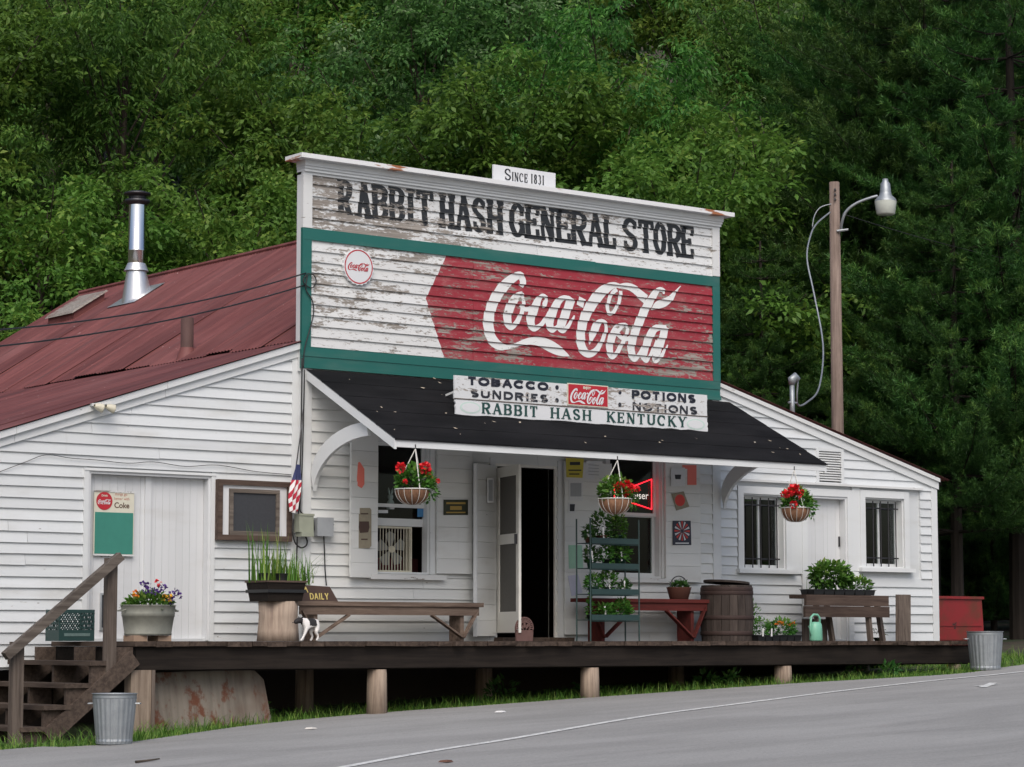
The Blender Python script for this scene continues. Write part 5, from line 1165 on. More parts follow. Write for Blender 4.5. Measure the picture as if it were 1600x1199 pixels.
# hanging baskets
def hanging(label, pxc, py_rim, py_bot, hw, hook, fl):
    yb_ = aw1[0]+.02; c = P(pxc, py_rim, yb_); xh = RX(hook[0], yb_); r = hw*.0072*1.0; zr = c[2]; zb_ = P(pxc, py_bot, yb_)[2]; zh = awz(aw1[0])-.11
    h = thing('hanging_basket', (c[0], yb_, zb_), label, 'hanging basket', 'flower baskets hung from the awning edge')
    dz = zr-zb_; prof = [(r*math.sin(t)**.75 if t > 0 else .001, zr-dz*math.cos(t)) for t in [math.pi/2*k/9 for k in range(10)]]
    MB().lathe(prof+[(r*.93, zr-.005), (r*.85, zr-.03), (.001, zr-.03)], (c[0], yb_, 0), 28).build('liner', M['coco'], h, True)
    MB().tube([(c[0]+r*1.03*math.cos(t), yb_+r*1.03*math.sin(t), zr) for t in [2*math.pi*k/28 for k in range(29)]], .006, 5).build('rim_wire', M['rope'], h)
    for k in range(14):
        t = 2*math.pi*k/14; MB().tube([(c[0]+(q*1.02)*math.cos(t), yb_+(q*1.02)*math.sin(t), z) for q, z in prof[1:]], .003, 4).build('rib_wire', M['rope'], h)
    for k in range(3):
        t = 2*math.pi*(k+.15)/3; MB().tube([(c[0]+r*math.cos(t), yb_+r*math.sin(t), zr), (xh, yb_-.035, zh)], .006, 5).build('hanger', M['rope'], h)
    MB().tube([(xh, yb_-.035, zh), (xh, yb_-.036, zh+.05)], .006, 5).build('hook', M['dark_metal'], h)
    fol('foliage', [bush(RS, (c[0]+.02, yb_, zr+.06), (r*1.05, r*.9, .20), 460, .07, .048, low=-.35), bush(RS, (c[0]+r*.8, yb_-.1, zr+.0), (r*.5, r*.4, .14), 110, .06, .03, low=-.9, droop=.6)], M['plant'], h)
    for (px, py, q) in fl:
        p = P(px, py, yb_-.12); blossom(RS, p, q, 'blossom', M['flower_red'], h, 40); MB().tube([p-np.array([0, 0, .01]), (lerp(p[0], c[0], .6), yb_-.05, zr+.02)], .004, 4).build('stem', M['plant_dark'], h)
hanging('hanging basket with two tall red geraniums before the left window', 645, 765, 789, 27, (645, 702), [(626, 731, .06), (664, 732, .07), (671, 745, .035), (684, 752, .03), (633, 753, .03)])
hanging('hanging basket with red geraniums in front of the red neon sign', 961, 780, 804, 27, (963, 718), [(968, 762, .065), (984, 764, .07), (980, 757, .05), (976, 770, .06), (996, 765, .04)])
hanging('hanging basket with a cascade of red blooms under the right awning corner', 1243, 794, 816, 25, (1241, 730), [(1239, 766, .07), (1229, 772, .055), (1246, 774, .055), (1243, 762, .05), (1224, 772, .04), (1240, 789, .05), (1252, 770, .04)])

# box fan in the left window
y_ = .06; x0, x1 = W1[0]+.025, RX(643, y_); z0, z1 = W1[2]+.021, P(620, 823, y_)[2]
h = thing('box_fan', ((x0+x1)/2, y_, z0), 'cream box fan with upright grille bars standing in the open left window', 'fan')
mb = MB(); t = .02; mb.box(x0, x0+t, y_, y_+.12, z0, z1); mb.box(x1-t, x1, y_, y_+.12, z0, z1); mb.box(x0+t, x1-t, y_, y_+.12, z1-t, z1); mb.box(x0+t, x1-t, y_, y_+.12, z0, z0+t); mb.build('housing', M['cream_metal'], h)
for k in range(12): x = lerp(x0+.035, x1-.035, k/11); MB().box(x-.004, x+.004, y_-.004, y_+.001, z0+t, z1-t).build('grille_bar', M['cream_metal'], h)
xc, zc = (x0+x1)/2, (z0+z1)/2
for k in range(5):
    a = 2*math.pi*k/5+.4; mb = MB(); mb.prism([(xc+.03*math.cos(a-.4), zc+.03*math.sin(a-.4)), (xc+.19*math.cos(a-.45), zc+.19*math.sin(a-.45)), (xc+.215*math.cos(a), zc+.215*math.sin(a)), (xc+.19*math.cos(a+.35), zc+.19*math.sin(a+.35)), (xc+.03*math.cos(a+.4), zc+.03*math.sin(a+.4))], y_+.05, y_+.06); mb.build('blade', M['fan_blade'], h)
MB().lathe([(.001, 0), (.04, 0), (.04, .02), (.001, .02)], (0, 0, 0), 14).build('hub', M['cream_metal'], h)
o = h.children[-1]
for v in o.data.vertices: q = v.co.copy(); v.co = (xc+q.x, y_+.045-q.z, zc+q.y)

# neon sign in the right window
y_ = .045; h = thing('neon_sign', (RX(990, y_), y_, P(990, 800, y_)[2]), 'lit red bow-tie neon sign inside the right window', 'neon sign')
pts = [P(a, b, y_) for a, b in ((960, 750), (985, 762), (1018, 749), (1018, 796), (985, 785), (960, 797), (960, 750))]
MB().tube(pts, .009, 8).build('bow_tie_tube', M['neon'], h); c = P(990, 773, y_)
o = text_mesh('Budweiser', .13, 'script_tube', M['neon_white'], h, (0, y_-.006, c[2]-.012), offset=.0005)
xs_ = [v.co.x for v in o.data.vertices]; k0, k1 = RX(961, y_), RX(1014, y_)
for v in o.data.vertices: v.co.x = lerp(k0, k1, (v.co.x-min(xs_))/(max(xs_)-min(xs_)))

# notices on shutters and doors
def notice(name, label, pts, y_, mat, cat='notice'):
    q = [P(a, b, y_) for a, b in pts]; h = thing(name, (q[0][0], y_, min(p[2] for p in q)), label, cat); MB().prism([(p[0], p[2]) for p in q], y_-.004, y_).build('sheet', M[mat], h); return h
ys = -.079
def in_note(h, pts, y_, mat, nm='print'): MB().prism([(P(a, b, y_)[0], P(a, b, y_)[2]) for a, b in pts], y_-.0055, y_-.0041).build(nm, M[mat], h)
h = notice('yellow_flyer', 'yellow flyer high on the open door leaf right of the doorway', ((884, 716), (912, 717), (910, 747), (885, 746)), ys, 'bowl_yellow'); in_note(h, ((890, 722), (906, 722), (906, 727), (890, 727)), ys, 'ink'); in_note(h, ((888, 734), (908, 734), (908, 736), (888, 736)), ys, 'ink'); in_note(h, ((889, 740), (905, 740), (905, 742), (889, 742)), ys, 'ink')
h = notice('picture_flyer', 'pale flyer with grey picture below the yellow flyer', ((888, 751), (911, 751), (910, 783), (889, 782)), ys, 'paper'); in_note(h, ((891, 755), (908, 755), (908, 776), (891, 776)), ys, 'greybox')
h = notice('photo_notice', 'small white card with dark photograph below the picture flyer', ((888, 786), (899, 786), (898, 802), (887, 801)), ys, 'paper'); in_note(h, ((890, 788), (898, 788), (897, 799), (890, 799)), ys, 'ink')
h = notice('white_flyer', 'white handwritten sheet at the top beside the yellow flyer', ((916, 720), (941, 721), (938, 752), (915, 748)), ys, 'paper')
for k in range(4): in_note(h, ((919, 726+k*5), (936, 727+k*5), (936, 728+k*5), (919, 727+k*5)), ys, 'greybox')
h = notice('green_notice', 'pale green paper notice left of the plant rack', ((888, 852), (909, 852), (911, 888), (889, 889)), ys-.001, 'mint_paper')
h = notice('lilac_notice', 'curling pale lilac sheet low on the door leaf left of the plant rack', ((887, 900), (903, 898), (910, 926), (893, 932)), ys-.001, 'blue_paper')
yr = -.083
h = notice('red_notice', 'salmon red card at the top of the right shutter', ((1066, 727), (1088, 727), (1088, 758), (1074, 758), (1074, 733), (1066, 732)), yr, 'salmon')
h = notice('pale_flyer', 'pale flyer with small black drawing on the right shutter', ((1048, 731), (1070, 731), (1070, 760), (1048, 760)), yr-.006, 'paper'); in_note(h, ((1054, 742), (1064, 742), (1063, 749), (1055, 749)), yr-.006, 'ink')
h = notice('tilted_card', 'tilted olive card with red disc on the right shutter', ((1049, 772), (1068, 768), (1077, 792), (1057, 798)), yr, 'thermo'); c = P(1062, 782, yr); MB().prism([(c[0]+.085*math.cos(k*.35), c[2]+.075*math.sin(k*.35)) for k in range(18)], yr-.006, yr-.0041).build('red_disc', M['poster_red'], h)
h = notice('burst_poster', 'navy poster with white and red sunburst on the right shutter', ((1051, 814), (1079, 814), (1080, 852), (1051, 852)), yr, 'poster_dark'); c = P(1065.5, 830, yr)
for k in range(16):
    t = 2*math.pi*k/16; MB().prism([(c[0]+.02*math.cos(t), c[2]+.02*math.sin(t)), (c[0]+.13*math.cos(t-.11), c[2]+.125*math.sin(t-.11)), (c[0]+.13*math.cos(t+.11), c[2]+.125*math.sin(t+.11))], yr-.0055, yr-.0041).build('ray', M['paper' if k % 2 else 'poster_red'], h)
in_note(h, ((1055, 848), (1076, 848), (1076, 850), (1055, 850)), yr, 'paper')
h = notice('door_picture', 'narrow framed picture on the open left door leaf', ((761, 747), (771, 747), (771, 786), (761, 786)), -.19, 'white_enamel'); in_note(h, ((763, 750), (769.5, 750), (769.5, 783), (763, 783)), -.19, 'greybox')
h = notice('brass_plaque', 'dark plaque with gold lettering on the shutter right of the left window', ((693, 781), (731, 781), (731, 805), (693, 805)), yr, 'green_plaque')
for (a, b, c, d) in ((697, 785, 727, 788), (703, 791, 721, 797), (697, 800, 727, 802)): in_note(h, ((a, b), (c, b), (c, d), (a, d)), yr, 'gold')
yl = -.105
h = notice('thermometer_sign', 'tall rounded antique thermometer sign on the left shutter', ((559, 794), (578, 794), (580, 797), (580, 853), (577, 857), (560, 857), (557.5, 853), (557.5, 797)), yl-.01, 'thermo'); in_note(h, ((561, 815), (576, 815), (577, 824), (575, 832), (562, 833), (560, 824)), yl-.01, 'brown_sign'); in_note(h, ((563, 802), (575, 802), (575, 804), (563, 804)), yl-.01, 'brown_sign'); in_note(h, ((564, 842), (574, 842), (574, 844), (564, 844)), yl-.01, 'brown_sign')
h = notice('ribbon_loop', 'salmon pink ribbon pinned high on the left shutter', ((559, 723), (562, 722), (569, 733), (569, 757), (565, 763), (556, 758), (558, 740)), yl-.015, 'salmon')
h = notice('window_sticker', 'small blue sticker inside the left window', ((652, 794), (664, 794), (664, 808), (652, 808)), .088, 'blue_sticker')
h = notice('hours_card', 'pale card inside the left window pane', ((591, 797), (606, 797), (606, 802), (591, 802)), .088, 'paper')
# ornaments on the left window's meeting rail
h = thing('rabbit_figurine', (RX(611, .07), .11, zm1+.002), 'pale rabbit figurine inside the left window behind the flower basket', 'figurine'); xr = RX(611, .11); z0 = zm1-.02
h.location.z = z0; WL[h.name] = Vector(h.location)
MB().lathe([(.001, 0), (.045, 0), (.055, .04), (.04, .09), (.022, .115), (.034, .14), (.03, .17), (.001, .185)], (xr, .135, z0), 14).build('body', M['paper'], h, True)
for s in (-1, 1): MB().tube([(xr+s*.012, .135, z0+.17), (xr+s*.022, .135, z0+.21), (xr+s*.03, .135, z0+.255)], [.009, .013, .004], 6).build('ear', M['paper'], h, True)

# electrical boxes, cables, flag at the corner
y_ = -.14; a = [P(468, 803, y_), P(490, 839, y_)]; h = thing('meter_box', (a[0][0], y_, a[1][2]), 'pale olive electric box on the corner post of the store', 'electric box')
MB().box(a[0][0], a[1][0], y_, -.028, a[1][2]+.05, a[0][2]).build('case', M['meter'], h); MB().box(a[0][0]+.02, a[1][0]-.008, y_-.02, -.03, a[1][2], a[1][2]+.0495).build('lower_cover', M['meter'], h); MB().box(a[0][0]-.006, a[1][0]+.006, y_-.008, y_-.0005, a[0][2]-.02, a[0][2]+.004).build('hood', M['meter'], h)
y_ = -.12; a = [P(496, 809, y_), P(520, 838, y_)]; h = thing('junction_box', (a[0][0], y_, a[1][2]), 'grey electric box right of the olive electric box', 'electric box')
MB().box(a[0][0], a[1][0], y_, -.022, a[1][2], a[0][2]).build('case', M['greybox'], h); MB().box(a[0][0]-.004, a[1][0]+.004, y_-.012, y_-.0005, a[1][2]-.004, a[0][2]+.004).build('cover', M['greybox'], h); MB().tube([(a[1][0]+.004, y_+.03, lerp(a[0][2], a[1][2], .35)), (a[1][0]+.03, y_+.03, lerp(a[0][2], a[1][2], .35))], .01, 6).build('knob', M['black'], h)
def cable(label, pts, y_, r=.008, name='cable', ys=None):
    p = [P(a, b, (ys[i] if ys else y_)) for i, (a, b) in enumerate(pts)]; o = MB().tube([tuple(q) for q in catmull(p, 6)], r, 6).build(name, M['cable'], None, True); return tag(o, label, 'cable')
cable('black cable running down the corner post from the eave to the planter', ((472, 560), (471, 640), (470, 700), (468, 760), (465, 830), (463, 890), (463, 915)), -.04, .009)
cable('second black cable running down the corner post into the olive box', ((476, 578), (474, 660), (472, 730), (469, 785), (470, 800), (480, 806)), -.06, .008)
cable('black cable looping below the olive electric box', ((459, 812), (457, 830), (461, 848), (470, 856), (478, 853), (480, 846), (477, 838)), -.07, .009)
cable('thin black cable hanging from the grey electric box to the bench', ((506, 838), (507, 860), (508, 890), (510, 915)), -.05, .007)
cable('thin black cable between the two electric boxes', ((490, 812), (492, 830), (499, 838)), -.06, .006)
cable('black cable coiled against the green corner of the false front', ((480, 428), (490, 430), (494, 440), (488, 450), (478, 446), (474, 438), (480, 430), (478, 452), (488, 470), (490, 490), (484, 515), (476, 545), (474, 575)), -.05, .007)
cable('thin grey wire draped across the clapboards above the wing door', ((-20, 745), (40, 722), (72, 711), (110, 716), (150, 719), (200, 724), (240, 722), (290, 729), (340, 727), (400, 737), (455, 742)), AX-.04, .004)
def sky_cable(label, p0, p1, sag, r=.009):
    n = 24; p = [tuple(lerp(np.array(p0), np.array(p1), k/n)-np.array([0, 0, sag*4*(k/n)*(1-k/n)])) for k in range(n+1)]; return tag(MB().tube(p, r, 5).build('overhead_cable', M['cable'], None, True), label, 'cable')
sky_cable('upper overhead cable crossing the red roof to the false front', P(478, 427, -.04), P(-400, 520, -3.5), .25)
sky_cable('lower overhead cable crossing the red roof to the false front', P(476, 446, -.04), P(-400, 560, -3.2), .22)
# flag
y0_ = -.12; top = P(466, 726, y0_); bot = P(458, 800, y0_)
h = thing('small_flag', (bot[0], y0_, bot[2]), 'small furled striped flag hanging at the corner post above the olive box', 'flag')
MB().tube([P(461, 742, y0_+.04), P(468, 690, y0_+.03), P(474, 640, -.03)], .007, 6).build('staff', M['dark_metal'], h)
def flag_mat():
    n = NT('striped_flag_cloth'); p = n.pos(); s = n.n('SeparateXYZ', {0: p}); u = n.math('ADD', n.math('MULTIPLY', s.outputs[0], 1.), n.math('MULTIPLY', s.outputs[2], -.55))
    st_ = n.math('GREATER_THAN', n.math('FRACT', n.math('MULTIPLY', u, 17.)), .5); c = n.mix(st_, (.75, .74, .74), (.42, .02, .045)); bl = n.math('GREATER_THAN', s.outputs[2], float(lerp(top[2], bot[2], .33)))
    n.set('Base Color', n.mix(bl, c, (.03, .04, .12))); n.set('Roughness', .8); return n.m
nz, nxn = 16, 9; vs = []
for i in range(nz+1):
    t = i/nz; wd = .05+.10*math.sin(min(1, t*1.3)*math.pi*.5)*(1-.55*max(0, t-.7)/.3)
    for k in range(nxn+1):
        u = k/nxn-.5; vs.append((lerp(top[0], bot[0], t)+u*wd, y0_+.035*math.sin(k*2.1+t*2.5)*min(1, t*2+.2)-.02*t, lerp(top[2], bot[2], t)+.015*math.sin(k*1.3)*t))
mb = MB(); mb.add(vs, [(i*(nxn+1)+k, i*(nxn+1)+k+1, (i+1)*(nxn+1)+k+1, (i+1)*(nxn+1)+k) for i in range(nz) for k in range(nxn)]); mb.build('cloth', flag_mat(), h, True)
# security lamp under the left rake
c = P(155, 638, -.02); h = thing('eave_floodlight', (c[0], -.1, c[2]-.06), 'pair of small floodlights under the left wing rake', 'floodlight')
MB().beam((c[0]-.1, -.02, c[2]+.03), (c[0]+.14, -.02, c[2]+.07), .05, .03).build('bracket', M['worn_trim'], h)
for dx in (-.09, .05): MB().lathe([(.02, 0), (.035, .03), (.05, .09), (.052, .10), (.001, .095)], (0, 0, 0), 14).build('lamp', M['cream_metal'], h, True); o = h.children[-1]; o.data.transform(Matrix.Translation((c[0]+dx, -.08, c[2]+.02)) @ Matrix.Rotation(math.radians(105), 4, 'Y'))

# ================================================================== ON THE ROOF
def roofz(x): return R0[1]+.647*(x-R0[0])
xf, yf = -.78, 8.6; zb_ = roofz(xf); h = thing('stove_flue', (xf, yf, zb_), 'shiny stainless stove flue with rain cap rising from the red roof', 'chimney flue')
def fz(py): return P(222, py, yf)[2]
q = .26; mb = MB(); mb.add([(xf-q, yf-.42, roofz(xf-q)+.03), (xf+q, yf-.42, roofz(xf+q)+.03), (xf+q, yf+.42, roofz(xf+q)+.03), (xf-q, yf+.42, roofz(xf-q)+.03)], [(0, 1, 2, 3)]); mb.build('flashing_plate', M['flash'], h)
mb = MB(); n = 24; vs = []
for k in range(n):
    t = 2*math.pi*k/n; x, y = xf+.21*math.cos(t), yf+.21*math.sin(t); vs.append((x, y, roofz(x)+.031))
for k in range(n): t = 2*math.pi*k/n; vs.append((xf+.145*math.cos(t), yf+.145*math.sin(t), fz(424)))
mb.add(vs, [(k, (k+1) % n, n+(k+1) % n, n+k) for k in range(n)]); mb.build('flashing_cone', M['flash'], h, True)
MB().lathe([(.185, fz(425)), (.135, fz(413))], (xf, yf, 0), 24).build('storm_collar', M['flash'], h, True)
MB().lathe([(.128, fz(424)), (.128, fz(395)), (.133, fz(394)), (.133, fz(392)), (.128, fz(391)), (.128, fz(319))], (xf, yf, 0), 24).build('pipe', M['chrome'], h, True)
MB().lathe([(.13, fz(322)), (.19, fz(318)), (.19, fz(314)), (.13, fz(312)), (.14, fz(307)), (.20, fz(306)), (.20, fz(303)), (.10, fz(300)), (.001, fz(299))], (xf, yf, 0), 24).build('rain_cap', M['dark_metal'], h, True)
d = ray(292, 556); mm = mL; z00 = 3.42+mL*3.31+.045
m_ = .647; t = (R0[1]-m_*R0[0]+m_*CAM[0]-CAM[2])/(d[2]-m_*d[0]); c = CAM+d*t
h = thing('vent_pipe', tuple(c), 'short rusty red vent pipe near the roof seam', 'vent pipe'); zt_ = P(292, 497, c[1])[2]
MB().lathe([(.082, c[2]-.08), (.082, zt_), (.07, zt_), (.07, zt_-.1)], (c[0], c[1], 0), 18).build('pipe', plain('rusted_pipe', (.085, .045, .04), .75, .2), h, True)
MB().lathe([(.15, c[2]-.09), (.095, c[2]+.06), (.086, c[2]+.10)], (c[0], c[1], 0), 18).build('boot', M['roof'], h, True)
d = ray(119, 490); t = (R0[1]-m_*R0[0]+m_*CAM[0]-CAM[2])/(d[2]-m_*d[0]); c = CAM+d*t
h = thing('roof_hatch', tuple(c), 'small peeling ridge-side roof hatch left of the stove flue', 'roof hatch')
def rp_(dx, y, dz): return (c[0]+dx, c[1]+y, roofz(c[0]+dx)+dz)
MB().hexa([rp_(-.26, -.42, .0), rp_(.26, -.42, .0), rp_(.26, .42, .0), rp_(-.26, .42, .0), rp_(-.26, -.42, .13), rp_(.26, -.42, .13), rp_(.26, .42, .13), rp_(-.26, .42, .13)]).build('curb', M['roof'], h)
MB().hexa([rp_(-.30, -.46, .131), rp_(.30, -.46, .131), rp_(.30, .46, .131), rp_(-.30, .46, .131), rp_(-.28, -.44, .16), rp_(.28, -.44, .16), rp_(.28, .44, .16), rp_(-.28, .44, .16)]).build('lid', paint('peeling_hatch_paint', (.17, .075, .065), .62, .55, .3), h)
# service mast
y_ = .5; c = P(1238, 640, y_); h = thing('service_mast', (c[0], y_, rakeR(c[0])), 'grey electrical service mast with weatherhead on the right roof slope', 'service mast')
zt_ = P(1238, 600, y_)[2]; MB().tube([(c[0], y_, rakeR(c[0])-.02), (c[0], y_, zt_)], .035, 12).build('mast', M['galv'], h, True)
MB().tube([(c[0], y_, zt_-.01), (c[0]+.0, y_, zt_+.06), (c[0]+.05, y_, zt_+.10), (c[0]+.10, y_-.01, zt_+.055)], [.045, .06, .06, .05], 12).build('weatherhead', M['galv'], h, True)
MB().tube([(c[0]-.07, y_, zt_-.26), (c[0]+.08, y_, zt_-.26)], .016, 6).build('insulator_arm', M['galv'], h)
MAST = (c[0]+.10, y_-.01, zt_+.04)

# ================================================================== YARD THINGS
def trash_can(label, px, pb, pt, hw):
    g = G(px, pb); dpt = np.dot(g-CAM, cf); sc = dpt/F; r = hw*sc; H = (pb-pt)*sc; zb_ = GZ(g[0])
    h = thing('trash_can', (g[0], g[1], zb_), label, 'trash can', 'galvanised trash cans')
    prof = [(.001, .003), (r*.80, .003), (r*.815, .03), (r*.80, .05), (r*.965, H*.90)]
    MB().lathe(prof, (g[0], g[1], zb_), 96, wob=lambda t, z: 1+(.02 if (int(t/(2*math.pi)*96+.5) // 2) % 2 else 0)*(1 if .02 < z < H*.93 else 0)).build('body', M['galv'], h)
    MB().lathe([(r*.965, H*.90), (r*.985, H*.92), (r*.97, H*.94), (r*.985, H*.985), (r*1.02, H*.99), (r*1.02, H), (r*.97, H), (r*.95, H*.93), (r*.8, .06), (.001, .05)], (g[0], g[1], zb_), 40).build('rim', M['galv'], h, True)
    for s in (-1, 1):
        a = TH-math.pi/2; dx, dy = math.cos(a), math.sin(a); p = lambda k, o: (g[0]+s*dx*(r*.95+o)-dy*k, g[1]+s*dy*(r*.95+o)+dx*k, zb_+H*.80)
        MB().tube([p(-.05, 0), p(-.045, .04), p(.045, .04), p(.05, 0)], .007, 6).build('handle', M['galv'], h)
    return h
trash_can('ribbed galvanised trash can beside the porch stairs', 178, 1163, 1084, 35)
trash_can('galvanised trash can at the right end of the porch', 1540, 1047, 987, 28.5)
y_ = 1.1; x0, x1 = 7.45, RX(1535, y_); z1 = P(1500, 932, y_)[2]; zg = GZ(8)
h = thing('red_metal_chest', ((x0+x1)/2, y_, zg), 'faded red rusty metal chest beside the right wing corner', 'chest')
MB().hexa([(x0, y_, zg), (x1+.06, y_, zg), (x1+.06, y_+.7, zg), (x0, y_+.7, zg), (x0, y_, z1-.04), (x1, y_, z1-.04), (x1, y_+.7, z1-.04), (x0, y_+.7, z1-.04)]).build('body', M['redbox'], h)
MB().box(x0-.02, x1+.02, y_-.03, y_+.72, z1-.039, z1).build('lid', M['redbox'], h)
for k in range(3): MB().box(x0+.02, x1-.02, y_-.012, y_-.001, lerp(zg, z1, .3+.22*k), lerp(zg, z1, .3+.22*k)+.02).build('rib', M['redbox'], h)
MB().lathe([(.001, 0), (.05, 0), (.05, .02), (.001, .02)], (0, 0, 0), 12).build('knob', M['black'], h); h.children[-1].data.transform(Matrix.Translation((lerp(x0, x1, .55), y_-.001, lerp(zg, z1, .55))) @ Matrix.Rotation(math.pi/2, 4, 'X'))
# rusty sheet leaning under the porch
y_ = -1.55; a = [P(232, 1142, y_), P(418, 1128, y_), P(414, 1062, y_), P(400, 1046, y_), P(232, 1052, y_)]
h = thing('rusty_sheet', (a[0][0]+.6, y_, GZ(-5.4)), 'rust-stained metal sheet leaning under the left end of the porch', 'metal sheet')
pp = [(p[0], p[2]) for p in a]; pp[0] = (pp[0][0], GZ(pp[0][0])-.02); pp[1] = (pp[1][0], GZ(pp[1][0])-.02)
MB().prism(pp, lambda x, z: y_+(z+.5)*.25, lambda x, z: y_+.01+(z+.5)*.25).build('sheet', M['rusty_sheet'], h)
# utility pole and lamp
bx, by = 9.6, 4.3
def pole_at(px, py): return P(px, py, by)
zt_ = pole_at(1303, 285)[2]; h = thing('utility_pole', (bx, by, GZ(bx)), 'bare wooden utility pole behind the right wing carrying a yard lamp', 'utility pole')
MB().lathe([(.001, GZ(bx)-.1), (.115, GZ(bx)-.1), (.100, 3.), (.082, zt_), (.001, zt_)], (bx, by, 0), 18).build('pole', M['pole'], h, True)
for z in (zt_-.14, zt_-.3, zt_-.22): MB().tube([(bx-.09, by-.10, z), (bx-.04, by-.06, z)], .018, 6).build('bolt', M['dark_metal'], h)
rv = Vector(cr); P0 = Vector((bx, by, 0))
def off(px, py, f=0.): q = P(px, py, by); d = Vector(q)-P0; k = d.x*rv.x+d.y*rv.y; return Vector((bx+rv.x*k-fh[0]*f, by+rv.y*k-fh[1]*f, q[2]))
h2 = thing('yard_lamp', tuple(off(1318, 365)), 'grey dusk-to-dawn lamp on a curved arm near the pole top', 'street lamp')
MB().tube([tuple(v) for v in catmull([off(1312, 362, .08), off(1313, 350, .15), off(1318, 336, .2), (off(1332, 326, .25)), off(1352, 321, .3), off(1360, 320, .3)], 5)], .024, 8).build('arm', M['galv'], h2, True)
c = off(1371, 330, .3); sc = np.dot(np.array(c)-CAM, cf)/F*1.08
MB().lathe([(.001, 33*sc), (4*sc, 33*sc), (4.5*sc, 29*sc), (7*sc, 26*sc), (8*sc, 14*sc), (9*sc, 9*sc), (15*sc, 3*sc), (16*sc, 0)], (c.x, c.y, c.z), 24).build('housing', M['galv'], h2, True)
MB().lathe([(16*sc, 0), (15.5*sc, -4*sc), (13.5*sc, -18*sc), (11*sc, -20*sc), (.001, -20*sc)], (c.x, c.y, c.z), 28, wob=lambda t, z: 1+.015*math.sin(24*t)).build('refractor', M['lens'], h2, True)
MB().tube([tuple(off(1306, 363, .1)), tuple(off(1322, 363, .1))], .02, 6).build('clamp', M['galv'], h2)
cp = [Vector(MAST)+Vector((0, 0, 0)), Vector(P(1246, 632, .6)), Vector(P(1262, 628, 1.0)), Vector(P(1280, 605, 1.8)), Vector(P(1286, 540, 2.6)), Vector(P(1272, 460, 3.2)), Vector(P(1261, 405, 3.6)), Vector(P(1266, 370, 3.9)), Vector(P(1276, 350, 4.1)), Vector(P(1297, 332, 4.25))]
tag(MB().tube([tuple(q) for q in catmull(cp, 6)], .014, 6).build('service_cable', M['galv'], None, True), 'grey service cable drooping from the utility pole to the weatherhead', 'cable')
tag(MB().tube([tuple(q) for q in catmull([off(1300, 319, .05), off(1284, 322, .05), off(1275, 334, .05), off(1272, 352, .05)], 6)], .010, 6).build('service_cable', M['galv'], None, True), 'short grey jumper wire looping left of the pole top', 'cable')
sky_cable('thin overhead wire running right from the utility pole', off(1315, 337, .05), P(1720, 432, 4.0), .1, .007)

# ================================================================== DOG
def dog_mat():
    n = NT('black_and_white_coat'); p = n.pos(True); s = n.n('SeparateXYZ', {0: p}); x, z = s.outputs[0], s.outputs[2]; a = n.noise(p, (1,1,1), 14, 3)
    xx = n.math('ADD', x, n.math('MULTIPLY_ADD', a, .06, -.03)); zz = n.math('ADD', z, n.math('MULTIPLY_ADD', a, .04, -.02))
    head = n.math('LESS_THAN', xx, -.068); saddle = n.math('MULTIPLY', n.math('GREATER_THAN', zz, .165), n.math('MULTIPLY', n.math('GREATER_THAN', xx, -.005), n.math('LESS_THAN', xx, .085)))
    m = n.math('MAXIMUM', n.math('MULTIPLY', head, n.math('GREATER_THAN', zz, .16)), saddle); n.set('Base Color', n.mix(m, (.68, .66, .64), (.014, .012, .013))); n.set('Roughness', .75); return n.m
DYY = -1.62; dc = P(480, 996.5, DYY); dc[2] = .0
dog = thing('dog', tuple(dc), 'small black and white dog standing at the porch edge by the stump planter', 'dog')
def dv(px, py, dy=0.): q = P(px, py, DYY); return (q[0]-dc[0], dy, q[2]-P(480, 996, DYY)[2]+.009)
DV = [  # x,z from the photo, sideways offset, radius
 (dv(492.5, 968), .042), (dv(485, 967), .043), (dv(478, 968.5), .048), (dv(472.5, 965), .033), (dv(468, 964), .036), (dv(463.5, 966), .030), (dv(459.5, 968.5), .017),
 (dv(493.5, 976, -.035), .033), (dv(490.5, 983, -.04), .019), (dv(494, 989.5, -.04), .012), (dv(492.3, 995, -.04), .013), (dv(490.5, 996, -.04), .011),
 (dv(492.5, 976, .035), .033), (dv(488.5, 983, .04), .019), (dv(491.5, 989.5, .04), .012), (dv(489.5, 995, .04), .013), (dv(487.5, 996, .04), .011),
 (dv(477, 977, -.03), .026), (dv(474.5, 984, -.032), .016), (dv(471.5, 990, -.034), .012), (dv(468.5, 995.3, -.034), .013), (dv(466.5, 996, -.034), .010),
 (dv(479, 977, .03), .026), (dv(478.5, 984, .032), .016), (dv(477.5, 990, .034), .012), (dv(475.5, 995.3, .034), .013), (dv(473.5, 996, .034), .010),
 (dv(496, 965), .014), (dv(498, 972), .010), (dv(498.5, 980), .007)]
DE = [(0, 1), (1, 2), (2, 3), (3, 4), (4, 5), (5, 6), (0, 7), (7, 8), (8, 9), (9, 10), (10, 11), (0, 12), (12, 13), (13, 14), (14, 15), (15, 16), (2, 17), (17, 18), (18, 19), (19, 20), (20, 21), (2, 22), (22, 23), (23, 24), (24, 25), (25, 26), (0, 27), (27, 28), (28, 29)]
me = bpy.data.meshes.new('dog_body'); me.from_pydata([v for v, r in DV], DE, []); me.materials.append(dog_mat())
db = link('body', me, dog); db.location = (0, 0, 0)
md = db.modifiers.new('skin', 'SKIN'); md.use_smooth_shade = True
for i, (v, r) in enumerate(DV): me.skin_vertices[0].data[i].radius = (r*1.0, r*1.0)
me.skin_vertices[0].data[1].use_root = True
ss = db.modifiers.new('smooth', 'SUBSURF'); ss.levels = 2; ss.render_levels = 2
hd = DV[4][0]; ear_m = plain('black_ear', (.012, .011, .011), .8)
